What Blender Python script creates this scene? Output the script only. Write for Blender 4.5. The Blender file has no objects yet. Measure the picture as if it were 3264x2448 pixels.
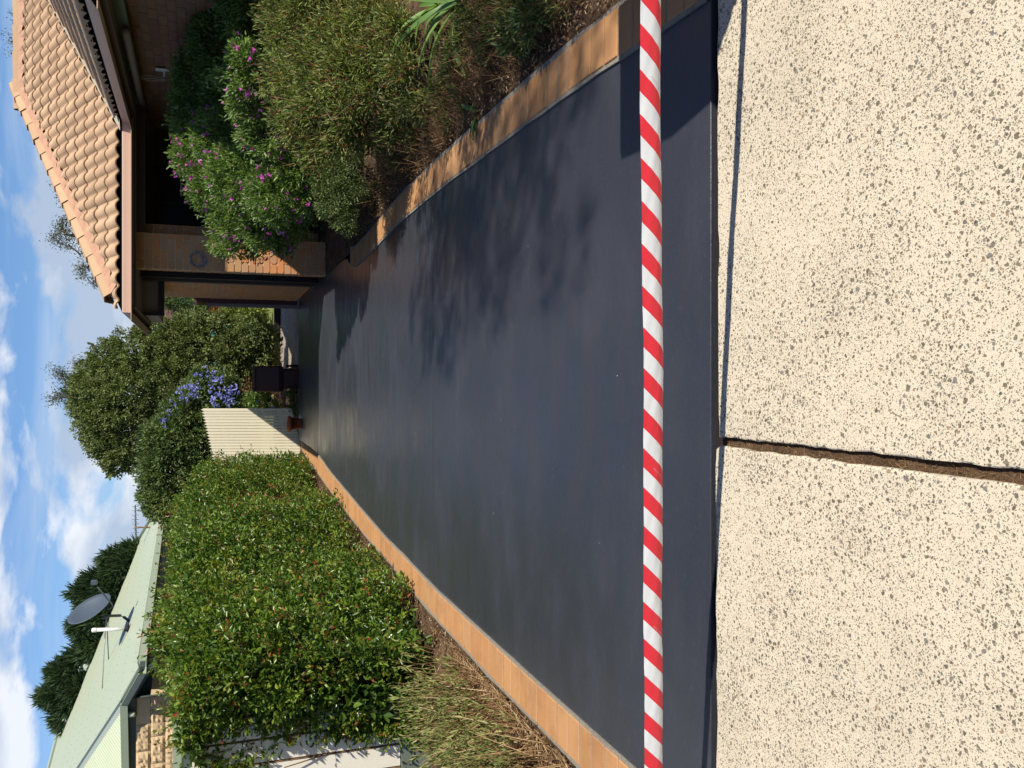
import bpy, bmesh, math, random
import numpy as np
from mathutils import Vector, Matrix

random.seed(7)
rng = np.random.default_rng(11)
S = bpy.context.scene
COL = S.collection

# ------------------------------------------------------------------ camera
# the phone was held on its side: the picture's left edge is the sky
FPX, PITCH, CAMH = 2750.0, math.atan((1632 - 645) / 2750.0), 1.5
cp, sp = math.cos(PITCH), math.sin(PITCH)
cam = bpy.data.cameras.new("camera")
cam.sensor_width = 36.0
cam.lens = 36.0 * FPX / 3264.0
cam.clip_start = 0.05
cam.clip_end = 3000
co = bpy.data.objects.new("camera", cam)
COL.objects.link(co)
right, up, back = Vector((1, 0, 0)), Vector((0, sp, cp)), Vector((0, -cp, sp))
M = Matrix.Identity(4)
for i, v in enumerate((-up, right, back)):
    for j in range(3):
        M[j][i] = v[j]
M[2][3] = CAMH
co.matrix_world = M
S.camera = co

# ------------------------------------------------------------------ light
SUN = Vector((0.77, -0.58, 1.0)).normalized()
EL = math.asin(SUN.z)
sl = bpy.data.lights.new("sun", 'SUN')
sl.energy = 5.0
sl.angle = math.radians(0.53)
sl.color = (1.0, 0.93, 0.82)
so = bpy.data.objects.new("sun", sl)
so.rotation_euler = SUN.to_track_quat('Z', 'Y').to_euler()
so.location = SUN * 50
COL.objects.link(so)

W = bpy.data.worlds.new("World")
S.world = W
W.use_nodes = True
nt = W.node_tree
nt.nodes.clear()


class NT:
    def __init__(self, tree):
        self.t = tree

    def n(self, typ, ins=None, **kw):
        nd = self.t.nodes.new(typ)
        for k, v in kw.items():
            setattr(nd, k, v)
        for k, v in (ins or {}).items():
            s = nd.inputs[k]
            if isinstance(v, bpy.types.NodeSocket):
                self.t.links.new(v, s)
            else:
                s.default_value = v
        return nd

    def ramp(self, fac, stops, interp='LINEAR'):
        nd = self.t.nodes.new('ShaderNodeValToRGB')
        cr = nd.color_ramp
        cr.interpolation = interp
        while len(cr.elements) < len(stops):
            cr.elements.new(0.5)
        for e, (p, c) in zip(cr.elements, stops):
            e.position = p
            e.color = (c[0], c[1], c[2], 1) if isinstance(c, (tuple, list)) else (c, c, c, 1)
        self.t.links.new(fac, nd.inputs[0])
        return nd.outputs[0]

    def mix(self, f, a, b, mode='MIX'):
        nd = self.t.nodes.new('ShaderNodeMix')
        nd.data_type = 'RGBA'
        nd.blend_type = mode
        for idx, v in ((0, f), (6, a), (7, b)):
            s = nd.inputs[idx]
            if isinstance(v, bpy.types.NodeSocket):
                self.t.links.new(v, s)
            elif idx == 0:
                s.default_value = v
            else:
                s.default_value = (v[0], v[1], v[2], 1)
        return nd.outputs[2]

    def math(self, op, a, b=0.0, c=None, clamp=False):
        nd = self.t.nodes.new('ShaderNodeMath')
        nd.operation = op
        nd.use_clamp = clamp
        for i, v in enumerate((a, b) if c is None else (a, b, c)):
            if isinstance(v, bpy.types.NodeSocket):
                self.t.links.new(v, nd.inputs[i])
            else:
                nd.inputs[i].default_value = v
        return nd.outputs[0]

    def noise(self, vec, scale, detail=4, rough=0.55, dist=0.0):
        nd = self.n('ShaderNodeTexNoise', {'Scale': scale, 'Detail': detail, 'Roughness': rough, 'Distortion': dist})
        if vec is not None:
            self.t.links.new(vec, nd.inputs['Vector'])
        return nd.outputs[0]

    def mapping(self, vec, scale=(1, 1, 1), loc=(0, 0, 0), rot=(0, 0, 0)):
        nd = self.n('ShaderNodeMapping', {'Scale': scale, 'Location': loc, 'Rotation': rot, 'Vector': vec})
        return nd.outputs[0]


w = NT(nt)
tc = w.n('ShaderNodeTexCoord').outputs['Generated']
sky = w.n('ShaderNodeTexSky', sky_type='NISHITA', sun_disc=False)
sky.sun_elevation = EL
sky.sun_rotation = math.atan2(SUN.x, SUN.y)
sky.air_density = 1.0
sky.dust_density = 0.15
sky.ozone_density = 2.5
sep = w.n('ShaderNodeSeparateXYZ', {'Vector': tc})
z = w.math('MAXIMUM', sep.outputs[2], 0.0)
# cumulus as seen low over the horizon: bands stretched sideways
mp = w.mapping(tc, scale=(1.0, 1.0, 2.3), loc=(3.1, 0.4, 1.72))
n1 = w.noise(mp, 5.2, 8, 0.52, 0.25)
n2 = w.noise(w.mapping(tc, scale=(1.0, 1.0, 5.0), loc=(7.3, 2.0, 0.0)), 2.6, 5, 0.5, 0.3)
cover = w.math('ADD', n1, w.math('MULTIPLY', w.math('SUBTRACT', n2, 0.5), 0.45))
low = w.math('SUBTRACT', w.ramp(z, [(0.0, 0.25), (0.05, 0.21), (0.11, 0.115), (0.16, 0.08), (0.32, 0.0), (1.0, 0.0)]), 0.08)
dens = w.math('ADD', cover, low)
mask = w.ramp(dens, [(0.0, 0.0), (0.535, 0.0), (0.60, 0.85), (1.0, 1.0)])
lit = w.ramp(w.noise(w.mapping(tc, scale=(1.0, 1.0, 2.3), loc=(3.14, 0.38, 1.66)), 5.2, 8, 0.52, 0.25),
             [(0.0, 1.0), (0.44, 1.0), (0.60, 0.0), (1.0, 0.0)])
cloud = w.mix(lit, (5.2, 6.2, 7.9), (10.4, 10.6, 11.0))
veil = w.ramp(w.noise(w.mapping(tc, scale=(1.0, 1.0, 9.0), loc=(0.4, 5, 0.1)), 3.0, 5, 0.6, 0.6), [(0.0, 0.0), (0.42, 0.0), (0.75, 0.55), (1.0, 0.6)])
skyc = w.mix(1.0, sky.outputs[0], (0.80, 1.04, 1.36), 'MULTIPLY')
skyc = w.mix(veil, skyc, (6.5, 7.6, 9.2))
lowhaze = w.ramp(z, [(0.0, 0.75), (0.06, 0.45), (0.14, 0.05), (0.2, 0.0), (1.0, 0.0)])
skyc = w.mix(lowhaze, skyc, (4.9, 6.5, 9.0))
final = w.mix(mask, skyc, cloud)
# the sky deepens from the bright low band up to a dark blue zenith
final = w.mix(1.0, final, w.ramp(z, [(0.0, (1, 1, 1)), (0.22, (1, 1, 1)), (0.55, (.55, .57, .62)), (1.0, (.42, .45, .52))]), 'MULTIPLY')
final = w.mix(1.0, final, (1.22, 1.22, 1.22), 'MULTIPLY')
bg = w.n('ShaderNodeBackground', {'Color': final, 'Strength': 0.060})
w.n('ShaderNodeOutputWorld', {'Surface': bg.outputs[0]})

S.view_settings.view_transform = 'Standard'
S.view_settings.look = 'None'
S.view_settings.exposure = 0.36
S.view_settings.gamma = 1.0
S.view_settings.use_curve_mapping = False
S.cycles.max_bounces = 6
S.cycles.transparent_max_bounces = 8


# ------------------------------------------------------------------ sight lines -> places in the world
def ray(X, Y):
    a = (2448 - Y - 1224) / FPX
    b = -(X - 1632) / FPX
    return Vector((a, cp + sp * b, -sp + cp * b))


def G(X, Y, z=0.0):
    d = ray(X, Y)
    return Vector((0, 0, CAMH)) + d * ((z - CAMH) / d.z)


def AY(X, Y, y):
    d = ray(X, Y)
    return Vector((0, 0, CAMH)) + d * (y / d.y)


def AX(X, Y, x):
    d = ray(X, Y)
    return Vector((0, 0, CAMH)) + d * (x / d.x)


def APL(X, Y, p0, nrm):
    o = Vector((0, 0, CAMH))
    d = ray(X, Y)
    return o + d * ((p0 - o).dot(nrm) / d.dot(nrm))


# ------------------------------------------------------------------ helpers
def tag(o, label=None, cat=None, group=None, kind=None):
    if label: o['label'] = label
    if cat: o['category'] = cat
    if group: o['group'] = group
    if kind: o['kind'] = kind
    return o


def empty(name, loc=(0, 0, 0), label=None, cat=None, group=None, kind=None, parent=None):
    o = bpy.data.objects.new(name, None)
    o.empty_display_size = 0.1
    o.location = loc
    COL.objects.link(o)
    if parent: put_under(o, parent)
    return tag(o, label, cat, group, kind)


def put_under(o, parent):
    o.parent = parent
    par = Matrix.Translation(world_loc(parent))
    o.matrix_parent_inverse = par.inverted()


def world_loc(o):
    # every container is only ever moved, never turned, and its location is kept in world terms
    return Vector(o.location) if not o.parent else Vector(o.location)


def link(name, me, mat=None, parent=None, mw=None, kind=None, smooth=False):
    o = bpy.data.objects.new(name, me)
    COL.objects.link(o)
    if mat is not None and not me.materials:
        me.materials.append(mat)
    if mw is not None:
        o.matrix_basis = mw
    if parent is not None:
        put_under(o, parent)
    if kind: o['kind'] = kind
    if smooth:
        me.polygons.foreach_set('use_smooth', [True] * len(me.polygons))
    return o


def np_mesh(name, V, F, tint=None):
    """V (n,3); F (m,k) all faces with k corners"""
    V = np.asarray(V, dtype=np.float32)
    F = np.asarray(F, dtype=np.int32)
    me = bpy.data.meshes.new(name)
    m, k = F.shape
    me.vertices.add(len(V))
    me.vertices.foreach_set('co', V.ravel())
    me.loops.add(m * k)
    me.loops.foreach_set('vertex_index', F.ravel())
    me.polygons.add(m)
    me.polygons.foreach_set('loop_start', np.arange(0, m * k, k, dtype=np.int32))
    me.update(calc_edges=True)
    if tint is not None:
        a = me.attributes.new('tint', 'FLOAT', 'POINT')
        a.data.foreach_set('value', np.asarray(tint, dtype=np.float32))
    return me


def norm(a):
    return a / (np.linalg.norm(a, axis=1, keepdims=True) + 1e-9)


def leaf_mesh(name, P, D, N, L, Wd, tint, fold=0.18, droop=0.12, small=False):
    P = np.asarray(P); n = len(P)
    D = norm(D)
    Sd = norm(np.cross(D, N))
    U = np.cross(Sd, D)
    L = np.broadcast_to(L, n)[:, None]
    Wd = np.broadcast_to(Wd, n)[:, None]
    tip = P + D * L - U * L * droop
    if small:
        a = P + D * L * .45 + Sd * Wd * .5 + U * Wd * fold
        b = P + D * L * .45 - Sd * Wd * .5 + U * Wd * fold
        V = np.stack([P, a, tip, b], 1).reshape(-1, 3)
        i = np.arange(n)[:, None] * 4
        F = np.concatenate([i + np.array([[0, 1, 2]]), i + np.array([[0, 2, 3]])])
        return np_mesh(name, V, F, np.repeat(tint, 4))
    a = P + D * L * .28 + Sd * Wd * .46 + U * Wd * fold
    b = P + D * L * .66 + Sd * Wd * .38 + U * Wd * fold * .8
    c = P + D * L * .28 - Sd * Wd * .46 + U * Wd * fold
    d = P + D * L * .66 - Sd * Wd * .38 + U * Wd * fold * .8
    V = np.stack([P, a, b, tip, d, c], 1).reshape(-1, 3)
    i = np.arange(n)[:, None] * 6
    F = np.concatenate([i + np.array([[0, 1, 2, 3]]), i + np.array([[0, 3, 4, 5]])])
    return np_mesh(name, V, F, np.repeat(tint, 6))


def stick_mesh(name, A, B, r0, r1, tint=None):
    A = np.asarray(A, float); B = np.asarray(B, float); n = len(A)
    D = norm(B - A)
    ref = np.where(np.abs(D[:, 2:3]) > .9, np.array([[1., 0, 0]]), np.array([[0, 0, 1.]]))
    U = norm(np.cross(D, ref)); Wv = np.cross(D, U)
    r0 = np.broadcast_to(r0, n)[:, None]; r1 = np.broadcast_to(r1, n)[:, None]
    ring = []
    for base, r in ((A, r0), (B, r1)):
        for k in range(3):
            an = k * 2 * math.pi / 3
            ring.append(base + r * (U * math.cos(an) + Wv * math.sin(an)))
    V = np.stack(ring, 1).reshape(-1, 3)
    i = np.arange(n)[:, None] * 6
    F = np.concatenate([i + np.array([[0, 1, 4, 3]]), i + np.array([[1, 2, 5, 4]]), i + np.array([[2, 0, 3, 5]])])
    return np_mesh(name, V, F, None if tint is None else np.repeat(tint, 6))


def tube(bm, pts, r, seg=8, r1=None, cap=True):
    pts = [Vector(p) for p in pts]
    n = len(pts)
    rings = []
    for i, p in enumerate(pts):
        d = (pts[min(i + 1, n - 1)] - pts[max(i - 1, 0)]).normalized()
        ref = Vector((0, 0, 1)) if abs(d.z) < .9 else Vector((1, 0, 0))
        u = d.cross(ref).normalized(); v = d.cross(u)
        rr = r if r1 is None else r + (r1 - r) * i / (n - 1)
        rings.append([bm.verts.new(p + (u * math.cos(a) + v * math.sin(a)) * rr) for a in [2 * math.pi * k / seg for k in range(seg)]])
    for a, b in zip(rings, rings[1:]):
        for k in range(seg):
            bm.faces.new((a[k], a[(k + 1) % seg], b[(k + 1) % seg], b[k]))
    if cap:
        bm.faces.new(rings[0]); bm.faces.new(rings[-1][::-1])


def box(bm, lo, hi, bevel=0.0):
    r = bmesh.ops.create_cube(bm, size=1.0)
    lo, hi = Vector(lo), Vector(hi)
    c, s = (lo + hi) / 2, hi - lo
    for v in r['verts']:
        v.co = Vector((v.co.x * s.x, v.co.y * s.y, v.co.z * s.z)) + c
    if bevel:
        ed = list({e for v in r['verts'] for e in v.link_edges})
        bmesh.ops.bevel(bm, geom=ed, offset=bevel, segments=1, affect='EDGES')


def bm_obj(name, bm, mat, parent=None, kind=None, smooth=False):
    bmesh.ops.recalc_face_normals(bm, faces=bm.faces)
    me = bpy.data.meshes.new(name)
    bm.to_mesh(me); bm.free()
    return link(name, me, mat, parent, kind=kind, smooth=smooth)


def box_obj(name, lo, hi, mat, parent=None, bevel=0.0, kind=None):
    bm = bmesh.new(); box(bm, lo, hi, bevel)
    return bm_obj(name, bm, mat, parent, kind)


def tube_obj(name, pts, r, mat, parent=None, seg=8, r1=None, kind=None):
    bm = bmesh.new(); tube(bm, pts, r, seg, r1)
    return bm_obj(name, bm, mat, parent, kind, smooth=True)


def poly_obj(name, pts, mat, parent=None, thick=0.0, kind=None):
    bm = bmesh.new()
    vs = [bm.verts.new(p) for p in pts]
    f = bm.faces.new(vs)
    if thick:
        f.normal_update()
        r = bmesh.ops.extrude_face_region(bm, geom=[f])
        nn = f.normal.copy()
        for v in r['geom']:
            if isinstance(v, bmesh.types.BMVert):
                v.co -= nn * thick
    return bm_obj(name, bm, mat, parent, kind)


def lathe_obj(name, prof, mat, parent, at, seg=24, scale=(1, 1)):
    bm = bmesh.new()
    rings = [[bm.verts.new((at[0] + r * math.cos(2 * math.pi * k / seg) * scale[0], at[1] + r * math.sin(2 * math.pi * k / seg) * scale[1], at[2] + zz)) for k in range(seg)] for r, zz in prof]
    for a, b in zip(rings, rings[1:]):
        for k in range(seg):
            bm.faces.new((a[k], a[(k + 1) % seg], b[(k + 1) % seg], b[k]))
    bm.faces.new(rings[0][::-1]); bm.faces.new(rings[-1])
    return bm_obj(name, bm, mat, parent, smooth=True)


# ------------------------------------------------------------------ materials
def mat(name, color, rough=0.7, spec=0.5, var=0.0, vscale=8.0, bump=0.0, bscale=60.0, color2=None, objvar=0.0, metallic=0.0, stretch=(1, 1, 1)):
    m = bpy.data.materials.new(name)
    m.use_nodes = True
    t = NT(m.node_tree)
    b = m.node_tree.nodes['Principled BSDF']
    pos = t.n('ShaderNodeNewGeometry').outputs['Position']
    c = None
    if color2 is not None:
        f = t.ramp(t.noise(t.mapping(pos, scale=stretch), vscale, 5, .6), [(0, 0.), (.35, 0.), (.68, 1.), (1, 1.)])
        c = t.mix(f, color, color2)
    elif var:
        f = t.noise(t.mapping(pos, scale=stretch), vscale, 6, .6)
        c = t.mix(f, [x * (1 - var) for x in color], [x * (1 + var) for x in color])
    if objvar:
        r = t.n('ShaderNodeObjectInfo').outputs['Random']
        base = c if c is not None else color
        g = t.math('ADD', t.math('MULTIPLY', r, 2 * objvar), 1 - objvar)
        comb = t.n('ShaderNodeCombineColor', {0: g, 1: g, 2: g}).outputs[0]
        c = t.mix(1.0, base, comb, 'MULTIPLY')
    if c is None:
        b.inputs['Base Color'].default_value = (*color, 1)
    else:
        m.node_tree.links.new(c, b.inputs['Base Color'])
    b.inputs['Roughness'].default_value = rough
    b.inputs['Specular IOR Level'].default_value = spec
    b.inputs['Metallic'].default_value = metallic
    if bump:
        bp = t.n('ShaderNodeBump', {'Strength': bump, 'Distance': 0.01, 'Height': t.noise(pos, bscale, 5, .65)})
        m.node_tree.links.new(bp.outputs[0], b.inputs['Normal'])
    return m


def leaf_mat(name, stops, rough=0.45, spec=0.5, transl=0.3, tcol=(1.15, 1.25, 0.5)):
    m = bpy.data.materials.new(name)
    m.use_nodes = True
    t = NT(m.node_tree)
    b = m.node_tree.nodes['Principled BSDF']
    out = m.node_tree.nodes['Material Output']
    a = t.n('ShaderNodeAttribute', attribute_name='tint').outputs['Fac']
    c = t.ramp(a, stops)
    m.node_tree.links.new(c, b.inputs['Base Color'])
    b.inputs['Roughness'].default_value = rough
    b.inputs['Specular IOR Level'].default_value = spec
    tr = t.n('ShaderNodeBsdfTranslucent', {'Color': t.mix(1.0, c, tcol, 'MULTIPLY')})
    mx = t.n('ShaderNodeMixShader', {0: transl, 1: b.outputs[0], 2: tr.outputs[0]})
    m.node_tree.links.new(mx.outputs[0], out.inputs[0])
    return m


def aggregate_mat():
    m = bpy.data.materials.new('exposed_aggregate')
    m.use_nodes = True
    t = NT(m.node_tree)
    b = m.node_tree.nodes['Principled BSDF']
    pos = t.n('ShaderNodeNewGeometry').outputs['Position']
    wob = t.n('ShaderNodeTexNoise', {'Scale': 90.0, 'Detail': 2.0, 'Vector': pos})
    wv = t.n('ShaderNodeVectorMath', operation='SCALE')
    m.node_tree.links.new(wob.outputs['Color'], wv.inputs[0]); wv.inputs['Scale'].default_value = 0.011
    p2 = t.n('ShaderNodeVectorMath', {0: pos, 1: wv.outputs[0]}, operation='ADD').outputs[0]
    dirt = t.noise(pos, 1.6, 5, .6)
    patch = t.noise(pos, 3.3, 3, .5)
    # the side nearer the kerb is more worn, so more stones show there
    base = t.mix(t.noise(pos, 6, 6, .7), (0.60, 0.525, 0.39), (0.71, 0.63, 0.485))
    base = t.mix(t.ramp(t.noise(pos, 170, 3, .7), [(0, .0), (.50, 0.), (.68, .42), (1, .5)]), base, (0.40, 0.32, 0.20))
    base = t.mix(t.ramp(dirt, [(0, 0.), (.50, 0.), (.72, .25), (1, .35)]), base, (0.38, 0.33, 0.25))
    hgt = None
    for sc, thr, spread in ((230.0, 0.42, .22), (150.0, 0.40, .22), (95.0, 0.33, .26), (54.0, 0.16, .28)):
        vo = t.n('ShaderNodeTexVoronoi', {'Vector': t.mapping(p2, rot=(0, 0, sc * .017), scale=(1, 1, 0.0)), 'Scale': sc, 'Randomness': 1.0}, voronoi_dimensions='2D')
        sepc = t.n('ShaderNodeSeparateColor', {0: vo.outputs['Color']})
        # some cells hold no stone at all
        rad = t.math('MULTIPLY', t.math('SUBTRACT', t.math('ADD', sepc.outputs[0], t.math('MULTIPLY', t.math('SUBTRACT', patch, .5), .55)), .55), spread * 2.2)
        rad = t.math('ADD', rad, thr * .35)
        d = t.math('SUBTRACT', rad, vo.outputs['Distance'])
        k = t.ramp(d, [(0, 0.), (.0001, 0.), (.05, 1.), (1, 1.)])
        stone = t.ramp(sepc.outputs[1], [(0, (.035, .032, .028)), (.35, (.085, .072, .048)), (.6, (.15, .125, .078)), (.8, (.11, .125, .135)), (.9, (.25, .20, .13)), (.985, (.28, .15, .07)), (.992, (.60, .58, .53)), (1, (.62, .60, .56))])
        stone = t.mix(t.ramp(t.noise(pos, 420, 2, .7), [(0, 0.), (.45, 0.), (.75, .4), (1, .4)]), stone, (.30, .27, .21))
        base = t.mix(t.math('MULTIPLY', k, .85), base, stone)
        hgt = k if hgt is None else t.math('MAXIMUM', hgt, k)
    m.node_tree.links.new(base, b.inputs['Base Color'])
    b.inputs['Roughness'].default_value = 0.8
    b.inputs['Specular IOR Level'].default_value = 0.35
    h = t.math('ADD', t.math('MULTIPLY', hgt, -.5), t.math('MULTIPLY', t.noise(pos, 260, 3, .7), .7))
    bp = t.n('ShaderNodeBump', {'Strength': .55, 'Distance': 0.003, 'Height': h})
    m.node_tree.links.new(bp.outputs[0], b.inputs['Normal'])
    return m


def driveway_mat():
    m = bpy.data.materials.new('dark_sealed_concrete')
    m.use_nodes = True
    t = NT(m.node_tree)
    b = m.node_tree.nodes['Principled BSDF']
    pos = t.n('ShaderNodeNewGeometry').outputs['Position']
    roll = t.noise(t.mapping(pos, scale=(.55, 1.6, 1)), 3.0, 7, .62, .3)   # roller strokes run across
    patch = t.noise(pos, .9, 4, .55)
    c = t.mix(roll, (0.031, 0.034, 0.043), (0.051, 0.056, 0.070))
    c = t.mix(t.ramp(patch, [(0, .5), (.42, .35), (.6, 0.), (1, 0.)]), c, (0.022, 0.023, 0.027))
    c = t.mix(t.ramp(t.noise(pos, 34, 6, .8), [(0, 0.), (.55, 0.), (.75, .6), (1, .7)]), c, (0.072, 0.077, 0.088))
    c = t.mix(t.ramp(t.noise(pos, 190, 4, .8), [(0, .75), (.40, .5), (.52, 0.), (1, 0.)]), c, (0.016, 0.017, 0.021))
    m.node_tree.links.new(c, b.inputs['Base Color'])
    r = t.ramp(t.math('ADD', t.math('MULTIPLY', roll, .6), t.math('MULTIPLY', patch, .4)), [(0, .24), (.38, .27), (.5, .36), (.62, .50), (1, .56)])
    m.node_tree.links.new(r, b.inputs['Roughness'])
    b.inputs['Specular IOR Level'].default_value = 0.72
    h = t.math('ADD', t.math('MULTIPLY', t.noise(t.mapping(pos, scale=(.5, 1.4, 1)), 60, 5, .75), .55), t.math('MULTIPLY', t.noise(pos, 7, 3, .5), .8))
    bp = t.n('ShaderNodeBump', {'Strength': .45, 'Distance': 0.006, 'Height': h})
    m.node_tree.links.new(bp.outputs[0], b.inputs['Normal'])
    return m


def gravel_mat(name, c1, c2, scale=60.):
    m = bpy.data.materials.new(name)
    m.use_nodes = True
    t = NT(m.node_tree)
    b = m.node_tree.nodes['Principled BSDF']
    pos = t.n('ShaderNodeNewGeometry').outputs['Position']
    vo = t.n('ShaderNodeTexVoronoi', {'Vector': pos, 'Scale': scale})
    se = t.n('ShaderNodeSeparateColor', {0: vo.outputs['Color']})
    c = t.mix(se.outputs[0], c1, c2)
    c = t.mix(t.ramp(t.noise(pos, 1.8, 4, .6), [(0, 0.), (.45, 0.), (.75, .55), (1, .6)]), c, (0.20, 0.12, 0.06))
    m.node_tree.links.new(c, b.inputs['Base Color'])
    b.inputs['Roughness'].default_value = .9
    bp = t.n('ShaderNodeBump', {'Strength': .8, 'Distance': 0.01, 'Height': t.math('SUBTRACT', 1., vo.outputs['Distance'])})
    m.node_tree.links.new(bp.outputs[0], b.inputs['Normal'])
    return m


def brick_mat(name, stops, dark_top=False, sc=14.0):
    m = bpy.data.materials.new(name)
    m.use_nodes = True
    t = NT(m.node_tree)
    b = m.node_tree.nodes['Principled BSDF']
    pos = t.n('ShaderNodeNewGeometry').outputs['Position']
    r = t.n('ShaderNodeObjectInfo').outputs['Random']
    mixv = t.math('ADD', t.math('MULTIPLY', r, .75), t.math('MULTIPLY', t.noise(pos, sc, 5, .6), .3))
    c = t.ramp(mixv, stops)
    c = t.mix(t.ramp(t.noise(pos, 4.5, 6, .7), [(0, 0.), (.46, 0.), (.66, .42), (1, .55)]), c, [x * .62 for x in stops[0][1]])
    c = t.mix(t.ramp(t.noise(pos, 120, 4, .75), [(0, 0.), (.55, 0.), (.75, .35), (1, .4)]), c, [x * .45 for x in stops[1][1]])
    m.node_tree.links.new(c, b.inputs['Base Color'])
    b.inputs['Roughness'].default_value = .85
    b.inputs['Specular IOR Level'].default_value = .25
    bp = t.n('ShaderNodeBump', {'Strength': .5, 'Distance': 0.004, 'Height': t.noise(pos, 150, 5, .7)})
    m.node_tree.links.new(bp.outputs[0], b.inputs['Normal'])
    return m


M_AGG = aggregate_mat()
M_DRIVE = driveway_mat()
M_GROOVE = mat('groove_grey', (0.16, 0.17, 0.185), .8, bump=.4)
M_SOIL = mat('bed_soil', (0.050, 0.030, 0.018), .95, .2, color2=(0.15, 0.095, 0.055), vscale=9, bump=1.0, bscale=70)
M_GROUND = mat('verge_ground', (0.07, 0.09, 0.03), .95, .2, color2=(0.14, 0.10, 0.055), vscale=.8, bump=.8, bscale=30)
M_LAWN = mat('lawn_green', (0.16, 0.20, 0.05), .95, .2, color2=(0.24, 0.25, 0.09), vscale=6, bump=1., bscale=90)
M_GRAVEL = gravel_mat('pale_gravel', (0.16, 0.13, 0.10), (0.52, 0.45, 0.36), 45.)
M_EDGE = brick_mat('edging_brick', [(0, (.41, .20, .085)), (.35, (.47, .245, .105)), (.7, (.49, .265, .118)), (1, (.43, .22, .095))], sc=5.)
M_MORT = mat('grey_mortar', (0.30, 0.27, 0.22), .95, .2, var=.35, vscale=50, bump=.9, bscale=160)
M_MORT_L = mat('cream_mortar', (0.62, 0.46, 0.30), .95, .2, var=.2, vscale=30, bump=.6, bscale=160)
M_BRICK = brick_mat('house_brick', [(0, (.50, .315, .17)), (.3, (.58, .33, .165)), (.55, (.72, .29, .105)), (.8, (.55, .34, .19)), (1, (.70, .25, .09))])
M_BRICK_SHADED = brick_mat('house_brick_shaded', [(0, (.20, .115, .07)), (.3, (.26, .14, .08)), (.55, (.29, .13, .065)), (.8, (.22, .13, .08)), (1, (.27, .11, .055))])  # house brick again, with the wing eave's shade put into its colour
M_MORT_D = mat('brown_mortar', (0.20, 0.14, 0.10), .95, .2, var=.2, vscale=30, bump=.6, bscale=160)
M_TILE = mat('roof_tile', (0.49, 0.33, 0.205), .75, .3, var=.24, vscale=5.0, bump=.35, bscale=220, objvar=.10)
M_LIP = mat('raw_tile_edge', (0.20, 0.12, 0.07), .9, .2, var=.4, vscale=18)
M_CAP = mat('ridge_cap', (0.47, 0.315, 0.19), .75, .3, var=.10, vscale=4, bump=.3, bscale=200, objvar=.07)
M_BED = mat('pink_bedding', (0.47, 0.275, 0.185), .9, .2, var=.12, vscale=8, bump=.5, bscale=90)
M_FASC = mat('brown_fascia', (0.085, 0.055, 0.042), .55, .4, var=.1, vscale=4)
M_GUT = mat('tan_gutter', (0.58, 0.40, 0.30), .45, .5, var=.06, vscale=3)
M_SOFF = mat('soffit_board', (0.30, 0.24, 0.19), .8, .3, var=.06, vscale=3)
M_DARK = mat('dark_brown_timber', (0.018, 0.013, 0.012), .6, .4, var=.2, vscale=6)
M_GLASS = mat('dark_window_glass', (0.008, 0.009, 0.010), .25, .12)
M_DOOR = mat('door_stain', (0.035, 0.022, 0.016), .5, .4, var=.2, vscale=6, stretch=(6, 1, .4))
M_STEEL = mat('weathered_steel', (0.30, 0.33, 0.36), .45, .5, var=.3, vscale=40, metallic=.5)
M_WHITE = mat('white_paint', (0.74, 0.73, 0.70), .45, .5, var=.04, vscale=10)
M_PICKET = mat('cream_picket_paint', (0.87, 0.80, 0.59), .55, .4, var=.03, vscale=14, objvar=.04)
M_PANEL = mat('cream_panel_paint', (0.80, 0.76, 0.64), .5, .4, var=.04, vscale=6, bump=.08, bscale=30)
M_RUST = mat('rusty_batten', (0.30, 0.17, 0.08), .9, .2, color2=(.09, .06, .045), vscale=16)
M_GREEN = mat('pale_green_roof', (0.42, 0.475, 0.345), .42, .45, var=.045, vscale=1.5)
M_GREEN2 = mat('green_gutter', (0.33, 0.39, 0.28), .4, .5, var=.05, vscale=2)
M_GREENW = mat('grey_green_board', (0.145, 0.18, 0.145), .55, .4, var=.1, vscale=6)
M_VALLEY = mat('valley_flashing', (0.33, 0.39, 0.35), .4, .5)
M_DKGREEN = mat('dark_green_fascia', (0.06, 0.085, 0.07), .5, .4, var=.1, vscale=3)
M_BLOCK = mat('rock_face_block', (0.58, 0.43, 0.25), .92, .2, var=.12, vscale=12, bump=.9, bscale=30, objvar=.06)
M_BLOCKS = mat('smooth_block', (0.60, 0.45, 0.275), .85, .2, var=.07, vscale=9, bump=.3, bscale=60, objvar=.05)
M_DISH = mat('grey_dish_metal', (0.062, 0.085, 0.115), .5, .5, var=.05, vscale=20)
M_DISHD = mat('dark_bracket_metal', (0.07, 0.085, 0.085), .5, .5)
M_PVC = mat('white_pvc', (0.78, 0.77, 0.72), .4, .5)
M_BIN = mat('maroon_plastic', (0.055, 0.013, 0.018), .45, .5, var=.1, vscale=8)
M_RUBBER = mat('black_rubber', (0.008, 0.008, 0.008), .7, .3)
M_TERRA = mat('terracotta', (0.42, 0.125, 0.045), .8, .3, var=.15, vscale=20, bump=.2, bscale=120)
M_BROWNROOF = mat('brown_tile', (0.17, 0.10, 0.085), .8, .3, var=.15, vscale=4, objvar=.12)
M_TEAL = mat('teal_paint', (0.11, 0.30, 0.25), .6, .4, var=.1, vscale=3)
M_BARK = mat('grey_bark', (0.19, 0.145, 0.105), .95, .2, color2=(0.07, 0.05, 0.035), vscale=30, bump=1., bscale=80)
M_RED = mat('red_enamel', (0.45, 0.012, 0.012), .4, .5)
M_GALV = mat('galvanised_rod', (0.45, 0.47, 0.46), .4, .5, var=.2, vscale=60, metallic=.6)
M_GREYPOST = mat('grey_post_paint', (0.22, 0.20, 0.22), .6, .4, var=.1, vscale=8)

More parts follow.
